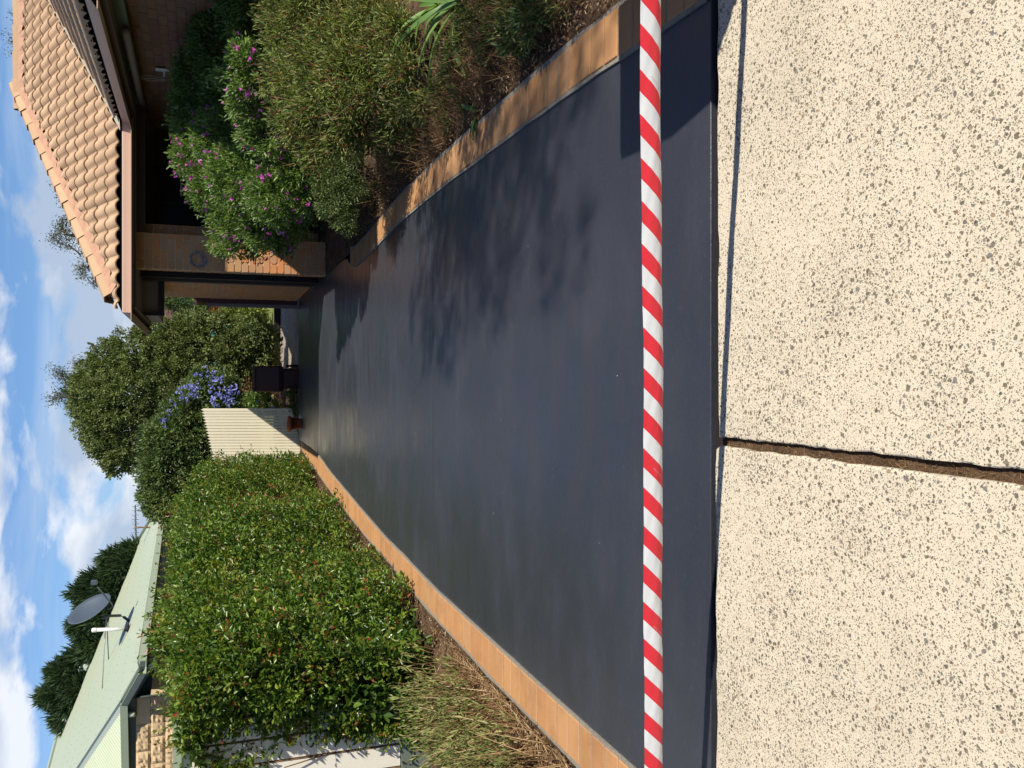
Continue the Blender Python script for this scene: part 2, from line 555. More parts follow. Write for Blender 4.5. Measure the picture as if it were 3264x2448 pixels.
LM_HEDGE = leaf_mat('lilly_pilly_leaf', [(0, (.035, .075, .015)), (.3, (.085, .165, .025)), (.6, (.17, .26, .035)), (.82, (.28, .34, .05)), (.90, (.32, .22, .05)), (.95, (.34, .10, .03)), (1, (.26, .05, .025))], .30, .5, .38)
LM_TREE = leaf_mat('dark_tree_leaf', [(0, (.08, .11, .035)), (.5, (.18, .225, .075)), (.9, (.27, .33, .11)), (1, (.30, .22, .09))], .5, .4, .25)
LM_SHRUB = leaf_mat('mid_green_leaf', [(0, (.06, .10, .03)), (.5, (.14, .20, .065)), (1, (.26, .32, .12))], .45, .4, .25)
LM_POLY = leaf_mat('bright_green_leaf', [(0, (.04, .09, .02)), (.5, (.16, .26, .06)), (.85, (.28, .40, .11)), (1, (.36, .48, .15))], .4, .45, .3)
LM_DRY = leaf_mat('olive_dry_leaf', [(0, (.07, .085, .03)), (.4, (.16, .21, .06)), (.7, (.26, .32, .09)), (.90, (.34, .32, .11)), (.965, (.30, .19, .08)), (1, (.28, .09, .04))], .55, .3, .3)
LM_STRAP = leaf_mat('strap_leaf', [(0, (.04, .09, .02)), (.6, (.11, .22, .05)), (1, (.22, .36, .10))], .32, .5, .3)
LM_WEED = leaf_mat('weed_leaf', [(0, (.14, .13, .045)), (.25, (.14, .19, .05)), (.6, (.28, .33, .10)), (1, (.48, .44, .20))], .6, .3, .3)
LM_STEM = leaf_mat('dead_stem', [(0, (.07, .035, .018)), (.5, (.20, .11, .05)), (.8, (.38, .25, .12)), (1, (.55, .42, .24))], .8, .2, .0)
LM_LITTER = leaf_mat('leaf_litter', [(0, (.035, .02, .012)), (.4, (.13, .07, .035)), (.75, (.33, .20, .10)), (1, (.62, .50, .32))], .85, .2, .05)
LM_PURPLE = leaf_mat('purple_petal', [(0, (.42, .04, .36)), (.6, (.70, .10, .58)), (1, (.85, .35, .75))], .5, .3, .35, (1.1, 1, 1.1))
LM_BLUE = leaf_mat('pale_blue_petal', [(0, (.22, .26, .66)), (1, (.46, .50, .88))], .5, .3, .35, (1, 1, 1.1))
LM_GUM = leaf_mat('gum_leaf', [(0, (.05, .065, .03)), (.7, (.10, .13, .06)), (1, (.18, .12, .06))], .5, .4, .25)
LM_CONIFER = leaf_mat('conifer_spray', [(0, (.022, .045, .02)), (.6, (.05, .09, .035)), (1, (.09, .14, .05))], .6, .3, .12)
LM_YELLOW = leaf_mat('yellow_green_leaf', [(0, (.16, .22, .05)), (1, (.42, .46, .14))], .5, .3, .3)
LM_ORANGE = leaf_mat('orange_foliage', [(0, (.16, .06, .015)), (1, (.50, .22, .06))], .6, .3, .3)

# ------------------------------------------------------------------ ground, driveway, footpath
def sheet(name, x0, x1, y0, y1, z, m, nx=1, ny=1, amp=0.0, parent=None, kind='structure', edge_fn=None):
    xs = np.linspace(x0, x1, nx + 1); ys = np.linspace(y0, y1, ny + 1)
    X, Y = np.meshgrid(xs, ys)
    Z = np.full_like(X, z)
    if amp:
        for k in range(9):
            f = 1.2 * 1.75 ** k
            a = amp / 1.5 ** k
            th = rng.uniform(0, 6.28)
            Z += a * np.sin(f * (X * math.cos(th) + Y * math.sin(th)) + rng.uniform(0, 6.28)) * np.sin(f * .8 * (Y * math.cos(th) - X * math.sin(th)) + rng.uniform(0, 6.28))
        Z += rng.normal(0, amp * .22, Z.shape)
    if edge_fn: X, Y, Z = edge_fn(X, Y, Z)
    V = np.stack([X, Y, Z], -1).reshape(-1, 3)
    i = (np.arange(ny)[:, None] * (nx + 1) + np.arange(nx)[None, :]).ravel()[:, None]
    F = i + np.array([[0, 1, nx + 2, nx + 1]])
    me = np_mesh(name, V, F)
    return link(name, me, m, parent, kind=kind, smooth=amp > 0)


sheet('ground', -900, 900, -900, 900, -0.09, M_GROUND)
fp = empty('footpath', (0, 1, 0), kind='structure')


def slab(name, pts, m, parent, top=0.0, thick=.08, bev=.006):
    bm = bmesh.new()
    vs = [bm.verts.new((p[0], p[1], top - thick)) for p in pts]
    f = bm.faces.new(vs)
    r = bmesh.ops.extrude_face_region(bm, geom=[f])
    tv = [v for v in r['geom'] if isinstance(v, bmesh.types.BMVert)]
    for v in tv: v.co.z = top
    te = [e for e in bm.edges if e.verts[0] in tv and e.verts[1] in tv]
    bmesh.ops.bevel(bm, geom=te, offset=bev, segments=3, affect='EDGES', profile=.6)
    return bm_obj(name, bm, m, parent)


def ragged(p0, p1, n, amp):
    out = []
    for i in range(n + 1):
        t = i / n
        p = (p0[0] + (p1[0] - p0[0]) * t + random.gauss(0, amp), p0[1] + (p1[1] - p0[1]) * t + random.gauss(0, amp))
        out.append(p)
    return out


slab('concrete_slab', ragged((-.166, 2.29), (3.4, 2.31), 50, .0012) + [(3.4, .2)] + ragged((-.172, .2), (-.163, 2.27), 60, .0013), M_AGG, fp, bev=.008)
slab('concrete_slab', [(-3.4, .2)] + ragged((-3.4, 2.29), (-.20, 2.308), 50, .0012) + ragged((-.192, 2.28), (-.203, .2), 60, .0013)[0:], M_AGG, fp, bev=.008)
for x0, x1 in ((-3.4, -.19), (-.17, 3.4)):
    slab('concrete_slab', [(x0, -1.3), (x1, -1.3), (x1, .18), (x0, .18)], M_AGG, fp)
sheet('joint_dirt', -.21, -.155, .1, 2.3, -.022, M_SOIL, 12, 300, .004)
sheet('verge', -20, 20, -6, -1.32, -.03, M_LAWN, 40, 20, .01)
# dry grass roots lying in the joint
n = 900
P = np.stack([rng.normal(-.188, .006, n), rng.uniform(.9, 2.29, n), rng.uniform(-.022, -.012, n)], 1)
D = norm(np.stack([rng.normal(.0, 1, n), rng.normal(0, 1, n), rng.uniform(0, .5, n)], 1))
tag(link('joint_straw', stick_mesh('joint_straw', P, P + D * rng.uniform(.006, .022, n)[:, None], .0006, .0003, rng.uniform(.15, .8, n)), LM_STEM),
    'wisps of dry brown straw caught in the joint between the two pale footpath slabs', 'dry straw', kind='stuff')

dw = empty('driveway', (0, 8, 0), kind='structure')


def xl(y):
    ys = [2.2, 2.9, 4.2, 5.7, 6.6, 7.5, 8.5, 10.9, 11.9, 12.8, 14.3, 15]
    xs = [-1.41, -1.41, -1.405, -1.39, -1.35, -1.318, -1.253, -1.081, -.977, -.941, -.92, -.92]
    return float(np.interp(y, ys, xs))


def xlo(y):
    ys = [2.2, 3.3, 4.5, 5.6, 6.4, 7.3, 8.4, 9.4, 11.1, 12.5, 13.7, 14.3]
    xs = [-1.61, -1.61, -1.61, -1.592, -1.56, -1.511, -1.47, -1.42, -1.30, -1.185, -1.08, -1.0]
    return float(np.interp(y, ys, xs))


def xr(y):
    ys = [2.2, 2.64, 3.3, 4.1, 5.3, 6.1, 7.0, 8.0, 8.6, 9.0, 9.3, 9.6]
    xs = [1.20, 1.217, 1.25, 1.269, 1.294, 1.299, 1.293, 1.238, 1.215, 1.215, 1.27, 1.40]
    return float(np.interp(y, ys, xs))


def xro(y):
    return xr(y) + float(np.interp(y, [2.2, 3, 6, 8.5, 9.3], [.215, .21, .215, .215, .2]))


def seg_slab(y0, y1):
    ys = list(np.arange(y0, y1, .22)) + [y1]
    L = [(xl(y), y) for y in ys]
    R = [(xr(y) if y < 9.6 else (1.40 if y < 14.8 else 1.40), y) for y in ys]
    return slab('concrete_slab', R + L[::-1], M_DRIVE, dw, bev=.004)


seg_slab(2.335, 5.790); seg_slab(5.804, 12.91); seg_slab(12.924, 14.62)
sheet('groove_filler', -1.4, 1.4, 5.78, 5.815, -.006, M_GROOVE)
sheet('groove_filler', -1.0, 1.4, 12.9, 12.93, -.006, M_GROOVE)
sheet('path_edge_gap', -3.2, 3.2, 2.28, 2.345, -.02, M_DARK)
# paint specks
n = 34
bm = bmesh.new()
for _ in range(n):
    y = random.uniform(2.45, 10); x = random.uniform(-1.2, 1.15); r = random.uniform(.0012, .0032)
    c = Vector((x, y, .0008))
    vs = [bm.verts.new(c + Vector((r * math.cos(a) * random.uniform(.7, 1.3), r * math.sin(a) * random.uniform(.7, 1.3), 0))) for a in [k * 1.047 for k in range(6)]]
    bm.faces.new(vs)
tag(bm_obj('paint_specks', bm, M_WHITE), 'tiny white specks scattered over the dark driveway coating', 'specks', kind='stuff')

# brick edging: bricks laid side by side, grey mortar between
def brick_mesh(name, sx, sy, sz, bev=.004, seg=1):
    bm = bmesh.new()
    box(bm, (-sx / 2, -sy / 2, -sz), (sx / 2, sy / 2, 0))
    ed = [e for e in bm.edges if any(v.co.z > -sz * .5 for v in e.verts)]
    bmesh.ops.bevel(bm, geom=ed, offset=bev, segments=seg, affect='EDGES')
    me = bpy.data.meshes.new(name); bm.to_mesh(me); bm.free()
    return me


def edging(fin, fout, y0, y1, label, parent_loc):
    root = empty('brick_edging', parent_loc, label, 'brick edging')
    ys = list(np.arange(y0, y1, .2)) + [y1]
    sgn = 1 if fout(4) > fin(4) else -1
    bm = bmesh.new()
    prev = None
    for y in ys:
        a, b = fin(y) + .0 * sgn, fout(y) + .012 * sgn
        j1, j2 = random.gauss(0, .002), random.gauss(0, .004)
        row = [bm.verts.new((a + j1, y, -.05)), bm.verts.new((a + j1, y, .009)), bm.verts.new((b + j2, y, .009)), bm.verts.new((b + j2, y, -.05))]
        if prev:
            for k in range(3): bm.faces.new((prev[k], prev[k + 1], row[k + 1], row[k]))
        prev = row
    bm_obj('mortar', bm, M_MORT, root)
    mes = [brick_mesh('edging_brick', .178, .108, .05, .0035) for _ in range(3)]
    for me in mes: me.materials.append(M_EDGE)
    y = y0 + .06; k = 0
    while y < y1 - .04:
        a, b = fin(y), fout(y)
        dy = .01
        ang = math.atan2((fin(y + .1) + fout(y + .1)) / 2 - (a + b) / 2, .1)
        wd = abs(b - a) - .022
        mw = Matrix.Translation(((a + b) / 2 + .004 * sgn, y, .0125 + random.gauss(0, .0013))) @ Matrix.Rotation(-ang * .7 + random.gauss(0, .004), 4, 'Z') @ Matrix.Rotation(random.gauss(0, .003), 4, 'X') @ Matrix.Diagonal((wd / .178, 1.03, 1, 1))
        link('brick', mes[k % 3], None, root, mw)
        y += .1205; k += 1
    return root


edging(xl, xlo, 2.35, 14.25, 'long row of orange terracotta bricks edging the driveway along the hedge side', (-1.5, 8, 0))
edging(xr, xro, 2.35, 9.3, 'row of orange bricks edging the driveway below the flowering garden bed', (1.4, 6, 0))

# garden beds
def bed_r(X, Y, Z):
    edge = np.vectorize(lambda y: xro(min(y, 9.3)) + .012 if y < 9.3 else 1.41)(Y)
    t = (X - X.min()) / (X.max() - X.min())
    X2 = edge + t * (3.47 - edge)
    Z2 = Z * np.clip(t * 12, .1, 1) + np.clip(t * 5, 0, 1) * .03
    return X2, Y, Z2


sheet('garden_soil', 1.4, 3.47, 2.33, 11.29, .0, M_SOIL, 70, 300, .016, edge_fn=bed_r)


def bed_l(X, Y, Z):
    edge = np.vectorize(lambda y: xlo(y) - .013)(Y)
    t = (X - X.min()) / (X.max() - X.min())
    X2 = -6 + t * (edge + 6)
    Z2 = Z * np.clip((1 - t) * 30, .1, 1) + np.clip((1 - t) * 10, 0, 1) * .02
    return X2, Y, Z2


sheet('garden_soil', -6, -1.4, 2.33, 14.3, .0, M_SOIL, 130, 300, .016, edge_fn=bed_l)
sheet('gravel_strip', -3.0, 3.0, 14.64, 18.8, -.055, M_GRAVEL, 60, 60, .006)
sheet('lawn', -4, 9, 19.05, 24.5, -.02, M_LAWN, 60, 40, .012)
box_obj('timber_edge', (-3, 18.8, -.09), (8, 19.05, .07), M_DARK, kind='structure')
sheet('garden_soil', -8, 0.3, 14.64, 22, -.04, M_SOIL, 80, 60, .02)

# ------------------------------------------------------------------ the brick house
HZ, HG = 2.25, 2.365
YG, XG, XW, YP = 10.80, .82, 3.00, 11.30
house = empty('brick_house', (3, 12, 0), 'brown brick house with tan scalloped roof tiles and dark recessed porch', 'house')


def brick_wall(name, org, u, nrm, length, height, parent, max_bricks=300, from_top=True, depth=.10, jit=.0015, mort=None, cl=None, rnd=.012, flush=.007, bmat=None):
    bmat = bmat or M_BRICK
    """wall face from org along u, bricks proud of the mortar by FLUSH"""
    org, u, nrm = Vector(org), Vector(u).normalized(), Vector(nrm).normalized()
    up_ = Vector((0, 0, 1))
    wall = empty(name, org, parent=parent)
    bm = bmesh.new()
    a = org - nrm * flush
    vs = [a, a + u * length, a + u * length + up_ * height, a + up_ * height]
    vb = [p - nrm * depth for p in vs]
    v = [bm.verts.new(p) for p in vs + vb]
    for f in ((0, 1, 2, 3), (7, 6, 5, 4), (0, 4, 5, 1), (1, 5, 6, 2), (2, 6, 7, 3), (3, 7, 4, 0)): bm.faces.new([v[i] for i in f])
    bm_obj('mortar', bm, mort or M_MORT_L, wall)
    bh, bl, j = .076, .230, .010
    R = Matrix((( u.x, up_.x, nrm.x, 0), (u.y, up_.y, nrm.y, 0), (u.z, up_.z, nrm.z, 0), (0, 0, 0, 1)))
    cache = {}
    todo = []
    rows = int(height / (bh + j))
    for r in range(rows):
        zc = r * (bh + j) + bh / 2 + j
        s = -(bl + j) / 2 if r % 2 else 0
        while s < length - .02:
            a0, a1 = max(s, 0), min(s + bl, length)
            if a1 - a0 > .03: todo.append((zc, (a0 + a1) / 2, round(a1 - a0, 3)))
            s += bl + j
    if from_top: todo.reverse()
    rest = todo[max_bricks:]
    for zc, sc_, ln in todo[:max_bricks]:
        key = (ln, random.randrange(3))
        if key not in cache:
            bm = bmesh.new()
            hw, hh = ln / 2, bh / 2
            # rounded corners, a little uneven
            pts = []
            for cx, cy in ((1, 1), (-1, 1), (-1, -1), (1, -1)):
                c = random.uniform(.4, 1.5) * rnd
                p = [(cx * hw, cy * (hh - c)), (cx * (hw - c), cy * hh)]
                if cx * cy < 0: p.reverse()
                pts += p
            f0 = [bm.verts.new((x * .985, y * .96, 0)) for x, y in pts]
            f1 = [bm.verts.new((x, y, -.004)) for x, y in pts]
            f2 = [bm.verts.new((x, y, -.02)) for x, y in pts]
            bm.faces.new(f0)
            for A, B in ((f0, f1), (f1, f2)):
                for k in range(8): bm.faces.new((A[k], B[k], B[(k + 1) % 8], A[(k + 1) % 8]))
            bmesh.ops.recalc_face_normals(bm, faces=bm.faces)
            me = bpy.data.meshes.new('brick'); bm.to_mesh(me); bm.free(); me.materials.append(bmat)
            cache[key] = me
        p = org + u * sc_ + up_ * zc + nrm * random.gauss(0, jit)
        link('brick', cache[key], None, wall, Matrix.Translation(p) @ R)
    if rest:
        bm = bmesh.new()
        for zc, sc_, ln in rest:
            c = org + u * sc_ + up_ * zc
            q = [c + u * (sx * ln / 2) + up_ * (sz * bh / 2) for sx, sz in ((-1, -1), (1, -1), (1, 1), (-1, 1))]
            f = [bm.verts.new(p) for p in q]; g = [bm.verts.new(p - nrm * .02) for p in q]
            bm.faces.new(f)
            for k in range(4): bm.faces.new((f[k], g[k], g[(k + 1) % 4], f[(k + 1) % 4]))
        bm_obj('lower_bricks', bm, bmat, wall, kind='stuff')
    return wall


brick_wall('pillar_wall', (1.40, YP, 0), (1, 0, 0), (0, -1, 0), .43, HZ, house)
brick_wall('pillar_return', (1.40, YP + .215, 0), (0, -1, 0), (-1, 0, 0), .205, HZ, house)
brick_wall('side_wall', (1.41, 15.05, 0), (0, -1, 0), (-1, 0, 0), 2.5, HZ, house)
brick_wall('wing_wall', (3.48, 12.5, 0), (0, -1, 0), (-1, 0, 0), 4.9, HZ, house, 290, mort=M_MORT_D, bmat=M_BRICK_SHADED)
brick_wall('porch_end_wall', (1.83, YP + .30, 0), (1, 0, 0), (0, -1, 0), .16, HZ, house)
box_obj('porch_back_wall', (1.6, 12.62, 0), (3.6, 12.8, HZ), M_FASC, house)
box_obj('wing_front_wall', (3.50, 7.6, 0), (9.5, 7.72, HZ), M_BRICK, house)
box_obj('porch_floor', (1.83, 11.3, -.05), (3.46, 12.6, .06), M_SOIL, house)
wn = box_obj('window', (1.95, 12.57, .35), (2.95, 12.615, 2.1), M_DARK, house)
for k in range(2):
    box_obj('pane', (1.99 + k * .48, 12.560, .40), (2.43 + k * .48, 12.568, 2.05), M_GLASS, wn)
dr = box_obj('door', (3.0, 12.57, .06), (3.44, 12.615, 2.1), M_DOOR, house)
pa = AY(577, 583, 12.45); pb = AY(577, 626, 12.45)
bar = tube_obj('door_bar', [pa, pb], .014, M_WHITE, house, 6)
# door track and posts behind the pillar
box_obj('post', (1.385, 12.02, 0), (1.50, 12.12, HZ), M_DARK, house)
box_obj('post', (1.375, 12.40, 0), (1.50, 12.53, HZ), M_FASC, house)
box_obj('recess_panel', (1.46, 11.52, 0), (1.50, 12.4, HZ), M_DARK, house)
# eaves
slatY = []
box_obj('soffit', (.92, YG + .07, HZ), (3.10, 12.6, HZ + .015), M_SOFF, house)
box_obj('soffit', (3.095, 7.4, HZ + .001), (3.48, 12.6, HZ + .016), M_SOFF, house)
box_obj('soffit', (.92, 12.6, HZ + .002), (1.41, 14.2, HZ + .017), M_SOFF, house)
box_obj('fascia', (.90, YG + .085, HZ - .03), (3.09, YG + .11, HG + .02), M_FASC, house)
box_obj('fascia', (XW + .085, 7.38, HZ - .032), (XW + .11, YG + .1, HG + .02), M_FASC, house)
box_obj('fascia', (XG + .07, YG + .11, HZ - .031), (XG + .09, 14.15, HG + .02), M_FASC, house)
box_obj('porch_beam', (1.83, 11.32, HZ - .10), (3.47, 11.40, HZ), M_FASC, house)
box_obj('wing_beam', (3.36, 7.7, HZ - .10), (3.42, 11.3, HZ - .002), M_GREENW, house)
box_obj('eave_beam', (.955, 12.45, 1.98), (1.39, 12.52, 2.055), M_DARK, house)
box_obj('eave_bracket', (.915, 12.44, 1.98), (.953, 12.52, 2.25), M_DARK, house)
box_obj('eave_box', (.93, 12.53, 2.06), (1.39, 14.1, 2.249), M_SOFF, house)
# rolled awning under the wing eave
ra = AX(372, 100, 3.28)
aw = tube_obj('awning_roll', [(3.28, ra.y, 2.17), (3.28, 10.9, 2.17)], .035, M_SOFF, house, 12)
# gutters: square fronted
def gutter(name, pts, m, parent, w_=.11, h_=.105, zt=HG):
    """pts in plan, outer face on the left of the path"""
    bm = bmesh.new()
    prof = [(0.0, -h_), (0.0, -.012), (.004, 0.0), (.012, 0.0), (.012, -.02), (.012, -h_ + .008), (w_, -h_ + .008), (w_, -h_)]
    rings = []
    n = len(pts)
    for i, p in enumerate(pts):
        p = Vector((p[0], p[1], 0))
        d0 = (Vector((*pts[i][:2], 0)) - Vector((*pts[i - 1][:2], 0))).normalized() if i else None
        d1 = (Vector((*pts[i + 1][:2], 0)) - Vector((*pts[i][:2], 0))).normalized() if i < n - 1 else None
        n0 = Vector((d0.y, -d0.x, 0)) if d0 else None
        n1 = Vector((d1.y, -d1.x, 0)) if d1 else None
        nn = n0 or n1
        k = 1
        if n0 and n1:
            nn = (n0 + n1).normalized(); k = 1 / max(.3, nn.dot(n0))
        rings.append([bm.verts.new(p + nn * (a * k) + Vector((0, 0, zt + b))) for a, b in prof])
    for A, B in zip(rings, rings[1:]):
        for k in range(8): bm.faces.new((A[k], A[(k + 1) % 8], B[(k + 1) % 8], B[k]))
    bm.faces.new(rings[0]); bm.faces.new(rings[-1][::-1])
    return bm_obj(name, bm, m, parent)


gutter('gutter', [(XG, 14.15), (XG, YG), (XW, YG), (XW, 7.35)][::-1], M_GUT, house, w_=-.10)

# tiles
PT = math.atan(.474)
cpt, spt = math.cos(PT), math.sin(PT)
TW, TL, EXP = .33, .405, .335


def tile_profile(x):
    t = (x / (TW / 2)) % 1.0
    return .034 * math.sin(math.pi * min(1, t / .80)) ** .75 if t < .80 else -.004 * math.sin(math.pi * (t - .8) / .2)


def tile_bm():
    bm = bmesh.new()
    nx = 20
    top0, top1, low0 = [], [], []
    for i in range(nx + 1):
        x = i * TW / nx
        h = tile_profile(x)
        low0.append(bm.verts.new((x, 0, h + .022 - .017)))
        top0.append(bm.verts.new((x, 0, h + .022)))
        top1.append(bm.verts.new((x, TL, h + .002)))
    for i in range(nx):
        bm.faces.new((top0[i], top0[i + 1], top1[i + 1], top1[i]))
        bm.faces.new((low0[i], low0[i + 1], top0[i + 1], top0[i])).material_index = 1
    return bm


def tile_slope(name, O, a, b, n, rows, srange, clip, lip=None):
    lip = lip or M_LIP
    """clip: list of (point, normal) in world; keep side where (p-pt).normal<0"""
    slope = empty(name, O, parent=house)
    bm = tile_bm(); shared = bpy.data.meshes.new('roof_tile'); bm.to_mesh(shared); bm.free(); shared.materials.append(M_TILE); shared.materials.append(lip)
    shared.polygons.foreach_set('use_smooth', [True] * len(shared.polygons))
    R = Matrix(((a.x, b.x, n.x, 0), (a.y, b.y, n.y, 0), (a.z, b.z, n.z, 0), (0, 0, 0, 1)))
    cnt = 0
    for r in range(rows):
        t0 = r * EXP + .055
        for k in range(srange[0], srange[1]):
            off = 0
            mw = Matrix.Translation(O + a * (k * TW + off + random.gauss(0, .002)) + b * t0 + n * (.005 + random.gauss(0, .0015))) @ R @ Matrix.Rotation(random.gauss(0, .004), 4, 'Z')
            corners = [mw @ Vector(c) for c in ((0, 0, 0), (TW, 0, 0), (TW, TL, 0), (0, TL, 0))]
            cen = sum(corners, Vector()) / 4
            skip = cut = False
            for pt, nr in clip:
                ds = [(c - pt).dot(nr) for c in corners]
                if min(ds) >= 0: skip = True
                elif max(ds) > 0: cut = True
            if skip: continue
            if not cut:
                o = link('tile', shared, None, slope, mw)
            else:
                bm = tile_bm()
                bm.transform(mw)
                for pt, nr in clip:
                    g = list(bm.verts) + list(bm.edges) + list(bm.faces)
                    bmesh.ops.bisect_plane(bm, geom=g, plane_co=pt, plane_no=nr, clear_outer=True)
                if len(bm.faces) < 3: bm.free(); continue
                me = bpy.data.meshes.new('roof_tile_cut'); bm.to_mesh(me); bm.free()
                me.polygons.foreach_set('use_smooth', [True] * len(me.polygons))
                me.materials.append(M_TILE); me.materials.append(lip)
                link('tile', me, None, slope)
            cnt += 1
    return slope


c0 = Vector((XG, YG, HG)); c1 = Vector((XW, YG, HG))
ridge0 = Vector((XG + 3.35, YG + 3.35, HG + 3.35 * .474))
ridgeW = Vector((XW + 3.35, YG + 3.35, HG + 3.35 * .474))
hipn = Vector((-1, 1, 0)).normalized()
valn = Vector((1, -1, 0)).normalized()
ridn = Vector((0, 1, 0))
tile_slope('front_roof_slope', c0, Vector((1, 0, 0)), Vector((0, cpt, spt)), Vector((0, -spt, cpt)), 12, (0, 20),
           [(c0, hipn), (Vector((XG + .04, 0, 0)), Vector((-1, 0, 0))), (c1 - valn * .045, valn), (ridge0, ridn)])
whip0 = Vector((XW, 7.35, HG))
tile_slope('wing_roof_slope', c1, Vector((0, -1, 0)), Vector((cpt, 0, spt)), Vector((-spt, 0, cpt)), 12, (-13, 13),
           [(c1 + valn * .05, -valn), (whip0, Vector((1, -1, 0)).normalized() * 1.0 if False else Vector((-1, -1, 0)).normalized()), (Vector((XW + 3.35, 0, 0)), Vector((1, 0, 0)))], lip=M_CAP)
# sheets under the tiles and the slopes that face away
def under(pts): poly_obj('roof_underlay', [Vector(p) - Vector((0, 0, .03)) for p in pts], M_DARK, house)


RZ = HG + 3.35 * .474
under([c0, c1, ridgeW, ridge0])
under([c1, whip0, (XW + 3.35, 7.35 + 3.35, RZ), ridgeW])
poly_obj('hidden_roof_slope', [c0, ridge0, (XG, ridge0.y, HG)], M_TILE, house)
poly_obj('gable_sheet', [(XG, ridge0.y, HG), ridge0, (ridge0.x, ridge0.y, HZ), (XG, ridge0.y, HZ)], M_FASC, house)
poly_obj('hidden_roof_slope', [(3.1, YG + 6.7, HG), (3.1, ridge0.y, HG + 2.2 * .474), ridge0, (9.7, ridge0.y, RZ), (13, YG + 6.7, HG)], M_TILE, house)
poly_obj('hidden_roof_slope', [(XW, 7.35, HG), (XW + 3.35, 10.7, RZ), (XW + 6.7, 7.35, HG)], M_TILE, house)
poly_obj('hidden_roof_slope', [(XW + 6.7, 7.35, HG), (XW + 3.35, 10.7, RZ), (XW + 3.35, ridge0.y, RZ), (9.7, ridge0.y, RZ), (XW + 6.7, ridge0.y - 3.35 + .3, HG)], M_TILE, house)
# valley tray
vv = ridgeW - c1
poly_obj('valley_tray', [c1 + Vector((-.10, .0, .02)), c1 + Vector((.0, -.10, .02)), ridgeW + Vector((0, -.10, .02)), ridgeW + Vector((-.10, 0, .02))], mat('valley_cement', (.50, .46, .36), .9, .2, var=.15, vscale=12), house)


def caps(name, p0, p1, side, n, width=.15, fall=.335):
    root = empty(name, p0, parent=house)
    d = (p1 - p0).normalized(); L = (p1 - p0).length
    side = side.normalized(); upn = side.cross(d).normalized()
    if upn.z < 0: upn = -upn
    # pink mortar bedding under the caps, ragged lower edge
    bm = bmesh.new()
    prev = None
    m_ = int(L / .05)
    for i in range(m_ + 1):
        p = p0 + d * (L * i / m_)
        drop = fall * .18 - .045 + .016 * math.sin(i * .05 * 2 * math.pi / .165 * .72) + random.gauss(0, .003)
        row = [bm.verts.new(p + side * -.18 - upn * drop), bm.verts.new(p - side * .075 + upn * .045), bm.verts.new(p + upn * .07), bm.verts.new(p + side * .075 + upn * .045), bm.verts.new(p + side * .18 - upn * drop)]
        if prev:
            for k in range(4): bm.faces.new((prev[k], prev[k + 1], row[k + 1], row[k]))
        prev = row
    bm_obj('cap_bedding', bm, M_BED, root)
    sec = [(-width / 2 - .02, -.045), (-width / 2 + .005, .018), (-.038, .075), (.038, .075), (width / 2 - .005, .018), (width / 2 + .02, -.045)]
    bm = bmesh.new()
    cl = .43
    A = []; B = []; Ai = []
    for a, b in sec:
        A.append(bm.verts.new((a * 1.04, 0, b * 1.0 + .014)))
        B.append(bm.verts.new((a * .93, cl, b * .95)))
        Ai.append(bm.verts.new((a * 1.04 * .86, 0, b * 1.0 + .0)))
    for k in range(5):
        bm.faces.new((A[k], A[k + 1], B[k + 1], B[k]))
        bm.faces.new((Ai[k], Ai[k + 1], A[k + 1], A[k])).material_index = 1
    me = bpy.data.meshes.new('ridge_cap'); bmesh.ops.recalc_face_normals(bm, faces=bm.faces); bm.to_mesh(me); bm.free(); me.materials.append(M_CAP); me.materials.append(M_LIP)
    R = Matrix(((side.x, d.x, upn.x, 0), (side.y, d.y, upn.y, 0), (side.z, d.z, upn.z, 0), (0, 0, 0, 1)))
    k = 0
    while k * .385 < L - .1:
        link('cap', me, None, root, Matrix.Translation(p0 + d * (k * .385) + upn * .035) @ R @ Matrix.Rotation(random.gauss(0, .006), 4, 'X') @ Matrix.Rotation(random.gauss(0, .01), 4, 'Z'))
        k += 1


hd = (ridge0 - c0).normalized()
caps('hip_capping', c0 + hd * .27, ridge0, Vector((1, -1, 0)), Vector((0, 0, 1)))
caps('ridge_capping', Vector((9.4, ridge0.y, RZ)), ridge0 + Vector((-.1, 0, 0)), Vector((0, 1, 0)), Vector((0, 0, 1)), fall=.474)

# ornament on the pillar: cast metal leaves round a crescent
pc = AY(632, 828, YP - .012)
orn = empty('wall_ornament', pc, 'blue-grey cast metal leaf wreath with a crescent hung on the brick pillar', 'ornament')
bm = bmesh.new()
for k in range(26):
    a = k * 2 * math.pi / 26
    r = .075 + random.uniform(-.012, .012)
    c = pc + Vector((math.cos(a) * r, random.uniform(-.01, 0), math.sin(a) * r))
    for q in range(3):
        b = a + random.uniform(-1.2, 1.2)
        t_ = c + Vector((math.cos(b) * .032, random.uniform(-.012, .006), math.sin(b) * .032))
        s_ = Vector((-math.sin(b), 0, math.cos(b))) * .009
        m_ = (c + t_) / 2 + Vector((0, -.006, 0))
        v = [bm.verts.new(x) for x in (c, m_ + s_, t_, m_ - s_)]
        bm.faces.new(v)
bm_obj('leaf_ring', bm, M_STEEL, orn)
tube_obj('crescent', [pc + Vector((math.cos(a) * .052, -.012, math.sin(a) * .045 - .004)) for a in np.linspace(3.5, 6.0, 9)], .006, M_STEEL, orn, 6)
